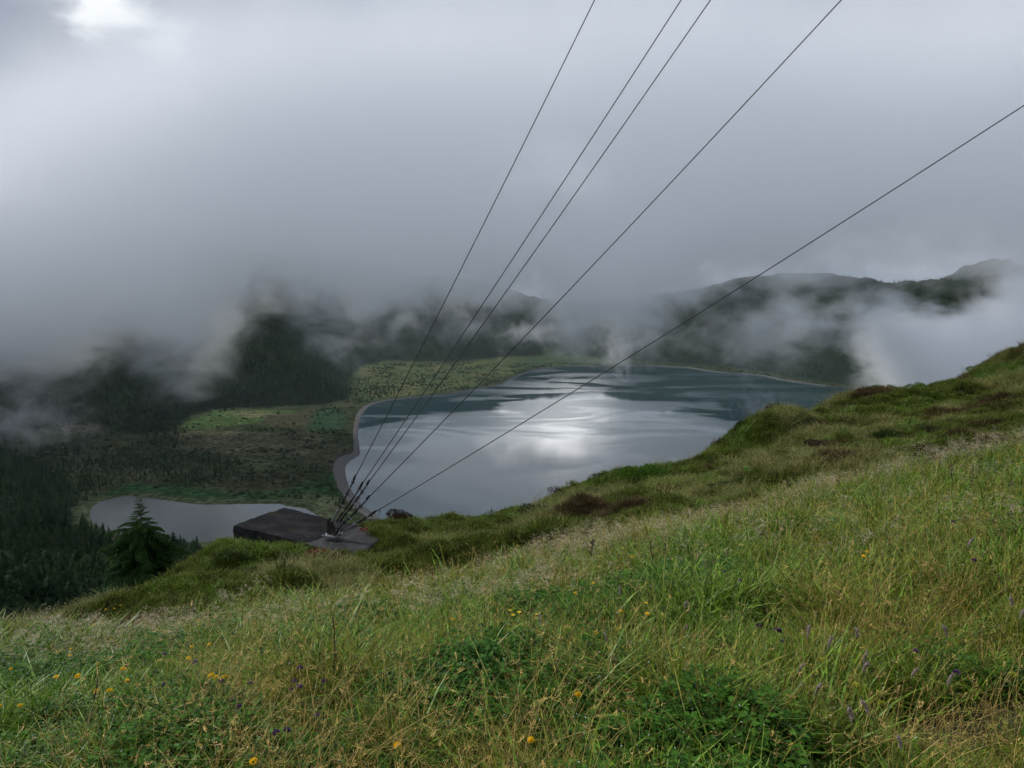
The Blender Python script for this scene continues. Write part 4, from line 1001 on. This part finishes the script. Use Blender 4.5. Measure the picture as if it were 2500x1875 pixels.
bush(690, 1385, 12.6, .36, .22, M_bushd, 'dark green bush against the front edge of the slab')
bush(560, 1400, 12.2, .36, .26, M_bushd, 'dark green tuft on the mound left of the slab')
bush(600, 1352, 13.6, .26, .14, M_bushd, 'low green tuft under the left face of the slab')
bush(300, 1490, 11.4, .42, .36, M_bush, 'green bushy growth at the foot of the young spruce on the left bank')
bush(395, 1462, 12.2, .36, .28, M_bushd, 'dark green bush on the bank right of the spruce foot')
bush(230, 1516, 10.0, .30, .24, M_bushd, 'low bush on the bank left of the spruce foot')
# white-flowering bush
wb = bush(1318, 1262, 16.6, .44, .34, M_bushd, 'pale bush covered in small white flowers on the ridge side', 'flowering bush')
def m_flat(name, c, rough=.6, trans=0., spec=.3):
    m_, t, out = new_mat(name); pos = t.n('ShaderNodeNewGeometry').outputs['Position']
    cc = t.vm('SCALE', t.mix(0., c, c), t.rng(t.noise(pos, 40, 3), .3, .7, .75, 1.2)); p = pbr(t, None, cc, rough, spec=spec); tr = t.n('ShaderNodeBsdfTranslucent'); t.lk(cc, tr.inputs[0])
    mx = t.n('ShaderNodeMixShader'); mx.inputs[0].default_value = trans; t.lk(p.outputs[0], mx.inputs[1]); t.lk(tr.outputs[0], mx.inputs[2]); t.lk(mx.outputs[0], out.inputs[0]); return m_
M_white = m_flat('white_florets', (.60, .60, .50)); M_yel = m_flat('yellow_petals', (.85, .58, .02), .5, .3); M_pur = m_flat('purple_petals', (.11, .05, .13), .6, .3)
M_lil = m_flat('lilac_seed_head', (.30, .225, .205), .8, .2); M_stem = m_flat('green_stem', (.055, .085, .02), .6, .2); M_sap = m_flat('light_green_leaf', (.13, .26, .05), .4, .35, .5)
M_lemon = m_flat('lemon_petals', (.45, .46, .06), .5, .3); M_red = m_leaf('red_stonecrop_leaves', (.13, .022, .016), (.24, .055, .025), .6, .15, 5, .3)
rs = np.random.RandomState(77); V, Fc = [], []
for k in range(420):
    d = rs.randn(3); d[2] = abs(d[2]); d /= np.linalg.norm(d); c = d * (.78, .78, .80) + rs.randn(3) * .10; c[2] = abs(c[2]) + .12; speck(V, Fc, [], c, .030, rs)
meshobj('white_flowers', V, Fc, M_white, wb)
# red stonecrop beside the slab
def red_patch(px, py, y, rx_, ry_, label, n=900):
    p = at(px, py, y); rs = np.random.RandomState(int(px)); V, Fc = [], []
    for k in range(n):
        a, q = rs.rand() * 6.283, math.sqrt(rs.rand()); x, y_ = p.x + rx_ * q * math.cos(a), p.y + ry_ * q * math.sin(a); c = np.array([x, y_, 0.]); 
        c[2] = max(p.z, hgt0(x, y_)) + .015 + .07 * rs.rand() * (1 - q * q); speck(V, Fc, [], c, .018 + .012 * rs.rand(), rs)
    tag(meshobj('red_stonecrop', V, Fc, M_red), label, kind='stuff')
def hgt0(x, y): return hgt(x, y)
red_patch(905, 1300, 14.9, .34, .34, 'red stonecrop creeping over the right corner of the concrete slab', 500)
red_patch(775, 1352, 13.0, .24, .25, 'crimson stonecrop along the front edge of the slab', 260)
red_patch(850, 1378, 12.6, .30, .2, 'reddish stonecrop below the lit corner of the slab', 260)
red_patch(800, 1372, 12.6, .42, .3, 'russet moss between the two patches of stonecrop', 300)

# leafy rosettes
def leafy(px, py, y, s_, label, n=8):
    p = at(px, py, y); z = hgt(p.x, p.y); o = empty('leafy_plant', (p.x, p.y, z)); tag(o, label, 'leafy plant')
    b = MB(); b.tube([(0, 0, -.03), (.01, 0, .5 * s_)], [.012, .006], 5); b.build('stem', M_stem, o)
    V = []; Fc = []
    for i in range(5):
        u = i / 4; w = .11 * math.sin(math.pi * min(.12 + u * .95, 1)) ; V += [(u * .5, -w, .28 * math.sin(u * 2.2) - .03), (u * .5, 0, .28 * math.sin(u * 2.2) - .06), (u * .5, w, .28 * math.sin(u * 2.2) - .03)]
    for i in range(4): Fc += [(3 * i, 3 * i + 1, 3 * i + 4, 3 * i + 3), (3 * i + 1, 3 * i + 2, 3 * i + 5, 3 * i + 4)]
    lf = meshobj('leaf', V, Fc, M_sap, o)
    for k in range(n):
        q = lf if k == 0 else lf.copy()
        if k: link(q); q.parent = o
        q.location = (0, 0, (.15 + .35 * k / n) * s_); q.rotation_euler = (0, -random.uniform(-.1, .7), k * 2.4); q.scale = (s_ * random.uniform(.7, 1.1),) * 3
leafy(1822, 1178, 15.8, .42, 'bright green leafy sapling standing above the long dark cushion')
leafy(1760, 1168, 16.4, .32, 'pale green leafy rosette left of the bright sapling')
leafy(1935, 1092, 18.4, .34, 'green leafy plant between tussocks under the ridge edge')
leafy(1905, 1118, 17.6, .30, 'low leafy plant just below the one under the ridge edge')
leafy(2020, 1095, 18.2, .30, 'leafy plant left of the flat green cushion')
leafy(2060, 1078, 19.0, .28, 'small bright leafy plant above the flat green cushion')

# ------------------------------------------------------------------ flowers and seed heads of the meadow
def flower_proto(name, head, mat, hh, seed, hname='petals'):
    rs = np.random.RandomState(seed); V, Fc, A = [], [], []; o = empty(name, (0, 0, 0))
    tip = blade(V, Fc, A, (0, 0, -.02), rs.rand() * 6, hh, hh * .12, .005, 4, 2.); me_s = meshobj('stem', V, Fc, M_stem if head != 'plume' else M_straw, o)
    V, Fc = [], []; tip = np.array(tip)
    if head == 'cluster':
        for k in range(26):
            d = rs.randn(3); d[2] = abs(d[2]) * .7; d /= np.linalg.norm(d); c = tip + d * .0055; e = np.cross(d, rs.randn(3)); e /= np.linalg.norm(e); L_ = .0075; b = len(V)
            V += [tuple(c - e * .004), tuple(c + e * .004), tuple(c + d * L_ + e * .005), tuple(c + d * L_ - e * .005)]; Fc.append((b, b + 1, b + 2, b + 3))
    elif head == 'cup':
        for k in range(10):
            a = k * .628; d = np.array([math.cos(a), math.sin(a), .5]); e = np.array([-math.sin(a), math.cos(a), 0]); c = tip; b = len(V)
            V += [tuple(c), tuple(c + d * .008 + e * .004), tuple(c + d * .013), tuple(c + d * .008 - e * .004)]; Fc.append((b, b + 1, b + 2, b + 3))
    elif head == 'plume':
        b_ = MB(); dx = rs.randn(2); dx /= np.linalg.norm(dx); pts = [Vector(tip) + Vector((dx[0] * q * .026, dx[1] * q * .026, .050 * math.sin(q * 2.0))) for q in np.linspace(0, 1, 6)]
        b_.tube(pts, [.002, .0042, .0055, .005, .0035, .001], 6); V += [tuple(v) for v in b_.v]; Fc += b_.f
        for k in range(60): q = pts[1 + rs.randint(4)]; speck(V, Fc, [], [q[i] + rs.randn() * .004 for i in range(3)], .004, rs)
    meshobj(hname, V, Fc, mat, o); return o
PR = {'yc': [flower_proto('yellow_flower', 'cluster', M_yel, h, 90 + i) for i, h in enumerate((.30, .36))] , 'yo': [flower_proto('yellow_flower', 'cup', M_yel, .34, 95)],
      'pu': [flower_proto('purple_flower', 'cluster', M_pur, h, 97 + i) for i, h in enumerate((.28, .33))], 'li': [flower_proto('seed_head_stalk', 'plume', M_lil, h, 100 + i, 'seed_head') for i, h in enumerate((.30, .34, .32))],
      'le': [flower_proto('lemon_flower', 'cluster', M_lemon, .30, 104)]}
HH = {'yc': (.30, .36), 'yo': (.34,), 'pu': (.28, .33), 'li': (.30, .34, .32), 'le': (.30,)}
used = set(); _cnt = {}
def plant(kind, px, py, label, cat, group):
    v = random.randrange(len(PR[kind])); h = HH[kind][v] * random.uniform(.84, 1.05); p = hit(px, py, h)
    src = PR[kind][v]; o = src if (kind, v) not in used else copy_tree(src); used.add((kind, v))
    o.location = p; o.rotation_euler = (random.uniform(-.1, .1), random.uniform(-.1, .1), random.uniform(0, 6)); s_ = h / HH[kind][v]; o.scale = (s_, s_, s_)
    tag(o, label, cat, group)
def tidy():
    for kind in PR:
        for v, o in enumerate(PR[kind]):
            if (kind, v) not in used:
                for ch in list(o.children): bpy.data.objects.remove(ch)
                bpy.data.objects.remove(o)
def where(px, py):
    a = 'far left' if px < 420 else 'left' if px < 850 else 'middle' if px < 1500 else 'right' if px < 2050 else 'far right'
    c = 'front of the meadow' if py > 1700 else 'middle of the meadow' if py > 1500 else 'brow of the meadow'
    return a + ' ' + c if not a.startswith('middle') else 'centre of the ' + c.split(' of the ')[0] + ' of the meadow'
def z6(l): return [(a / 3.16, 1400 + b / 3.16) for a, b in l]
def z7(l): return [(1200 + a / 3.687, 1250 + b / 3.687) for a, b in l]
def z3(l): return [(700 + a / 3.16, 1300 + b / 3.16) for a, b in l]
def z8(l): return [(1900 + a / 3.493, 1400 + b / 3.493) for a, b in l]
YC_ = z6([(525,575),(562,625),(740,655),(925,690),(655,750),(450,785),(780,860),(915,828),(745,820),(1385,548),(1535,598),(1650,540),(1735,775),(1665,805),(1625,820),(2040,1385),(10,1015),(240,980),(115,715),(855,270),(925,240),(775,355),(760,375),(870,262),(1860,1490)]) + \
      z7([(775,165),(905,155),(445,255),(1135,985),(1150,1000),(1045,1020),(1370,860),(1195,900),(875,628),(1250,385),(715,700),(710,1590),(1025,170)]) + z3([(205,820),(20,860),(1250,900),(1240,975),(1400,865),(1270,640),(1820,1280),(1790,1545),(400,720),(945,1560)]) + [(2100, 1352), (2136, 1338), (2488, 1136), (2492,1128)]
YO_ = z7([(217,300),(190,855),(250,855),(440,918),(1455,778)]) + z3([(1745,575)])
PU_ = z6([(1965,845),(1780,975),(1800,968),(1385,770),(880,690),(1345,840),(1285,610),(1485,690),(2205,850),(2207,1190),(1750,830)]) + z3([(110,1015),(180,1125),(5,1170),(180,1400),(10,1500),(305,1090)]) + z8([(1180,640),(1520,790),(35,570)]) + z7([(2100,530),(2205,590),(1115,375)]) + [(1868,1515),(1855,1512),(1862,1522),(2350,1345),(2330,1258)]
LI_ = z8([(660,540),(905,580),(800,720),(455,760),(550,750),(350,720),(65,780),(80,490),(150,545),(295,520),(435,650),(300,870),(350,940),(900,950),(1020,870),(1180,1015),(910,1140),(870,1250),(970,1410),(185,1110),(610,1170),(20,640),(1570,565),(1655,600),(1950,190),(1885,460),(2000,385),(2070,645),(1425,910)]) + \
      z7([(1775,935),(1730,1060),(1185,1140),(1140,1190),(1005,1175),(1200,1350),(1440,1310),(470,1020),(2045,1000),(1150,760),(1120,870),(1700,800),(1980,530),(2140,600)]) + [(2323,1142),(2351,1140),(2375,1158),(2462,1180),(2468,1170),(2180,1265),(2265,1285),(2332,1320),(2405,1250),(2460,1242)]
LE_ = z8([(720,940),(735,965),(605,1020),(2045,855),(570,610),(430,760)]) + z7([(1650,1230)])
for lst, kind, nm, cat, grp_ in ((YC_, 'yc', 'yellow flower cluster on a thin stem', 'yellow flower', 'yellow flowers in the meadow'), (YO_, 'yo', 'open yellow cup-shaped flower', 'yellow flower', 'open yellow flowers in the meadow'),
        (PU_, 'pu', 'dark purple flower head', 'purple flower', 'purple flowers in the meadow'), (LI_, 'li', 'lilac-grey fluffy seed head', 'seed head', 'fluffy seed heads in the meadow'), (LE_, 'le', 'pale lemon flower spike', 'yellow flower', 'lemon flowers in the meadow')):
    for px, py in (lst[::2] if kind == 'li' else lst): plant(kind, px, py, nm + ' in the ' + where(px, py), cat, grp_)

tidy()
# dead brown stems and the cut stake
def stem(x0, y0, x1, y1, wid, label, seeds=0, name='dead_stem'):
    dep_ = hit(x1, y1, .12); Y_ = dep_.y; top = at(x0, y0, Y_ + .05); bot = at(x1, y1, Y_); bot = bot + (bot - top) * .3
    o = empty(name, bot); tag(o, label, 'dead stem'); v = top - bot; n_ = 7; b = MB(); rs_ = random.Random(int(x0)); r0 = wid * Y_ / FPX / 2
    pts = [v * (i / n_) + Vector((rs_.uniform(-1, 1), 0, 0)) * r0 * 1.2 * (0 < i < n_) for i in range(n_ + 1)]
    b.tube(pts, [r0 * (1 - .35 * i / n_) for i in range(n_ + 1)], 6); b.build('stalk', M_wood, o, True)
    for k in range(5):
        c = pts[2 + k % 5]; a = rs_.choice((-1, 1)); b = MB(); b.tube([c, c + Vector((a * r0 * 4, 0, r0 * 3)), c + Vector((a * r0 * 6, 0, r0 * 7))], [r0 * .5, r0 * .35, r0 * .1], 4); b.build('twig', M_wood, o)
    if seeds:
        V, Fc = [], []; rs2 = np.random.RandomState(3)
        for k in range(seeds): s_ = .25 + .75 * rs2.rand(); c = v * s_; speck(V, Fc, [], [c[i] + rs2.randn() * r0 * 1.6 for i in range(3)], r0 * .9, rs2)
        meshobj('seeds', V, Fc, M_wood, o)
stem(1589, 1320, 1596, 1432, 4.2, 'tall bare dark brown stem, the longest of the pair near the meadow brow')
stem(1624, 1308, 1627, 1370, 3.4, 'short bare dark stem right of the tall brown one')
stem(1448, 1316, 1439, 1380, 5.0, 'leaning dark dock stem crusted with rusty seeds', 160)
stem(812, 1500, 819, 1676, 4.4, 'upright dark brown stem left of the centre of the meadow')
stem(934, 1605, 934, 1690, 2.6, 'thin brown stem right of the upright dark stem')
stem(240, 1650, 216, 1785, 4.6, 'leaning dark red-brown bramble stem in the lower left grass')
stem(262, 1700, 250, 1790, 3.4, 'thin dark bramble stem beside the leaning one in the lower left')
stem(2048, 1170, 2052, 1200, 4, 'blackish seed stalk standing in the pale grass on the right', 40)
stem(2323, 1130, 2324, 1180, 3.5, 'dark plantain stalk, left one of the group on the right slope', 60)
stem(2374, 1150, 2375, 1190, 3.5, 'dark plantain stalk, right one of the group on the right slope', 60)
dep_ = hit(80, 1850, .1); top = at(84, 1800, dep_.y); bot = at(74, 1880, dep_.y); v = top - bot
o = empty('cut_stake', bot - v * .3); tag(o, 'short cut brown stake with a pale broken top at the lower left corner', 'stake'); r0 = 11 * dep_.y / FPX / 2
b = MB(); b.tube([(0, 0, 0), v * .6, v * 1.24], [r0 * 1.15, r0, r0 * .85], 8); b.build('stake', M_wood, o)
b = MB(); b.tube([v * 1.24, v * 1.29 + Vector((r0 * .2, 0, 0))], [r0 * .86, r0 * .7], 8); b.build('broken_top', m_steel('pale_split_wood', (.30, .20, .12), (.45, .33, .22), .8, 0), o)
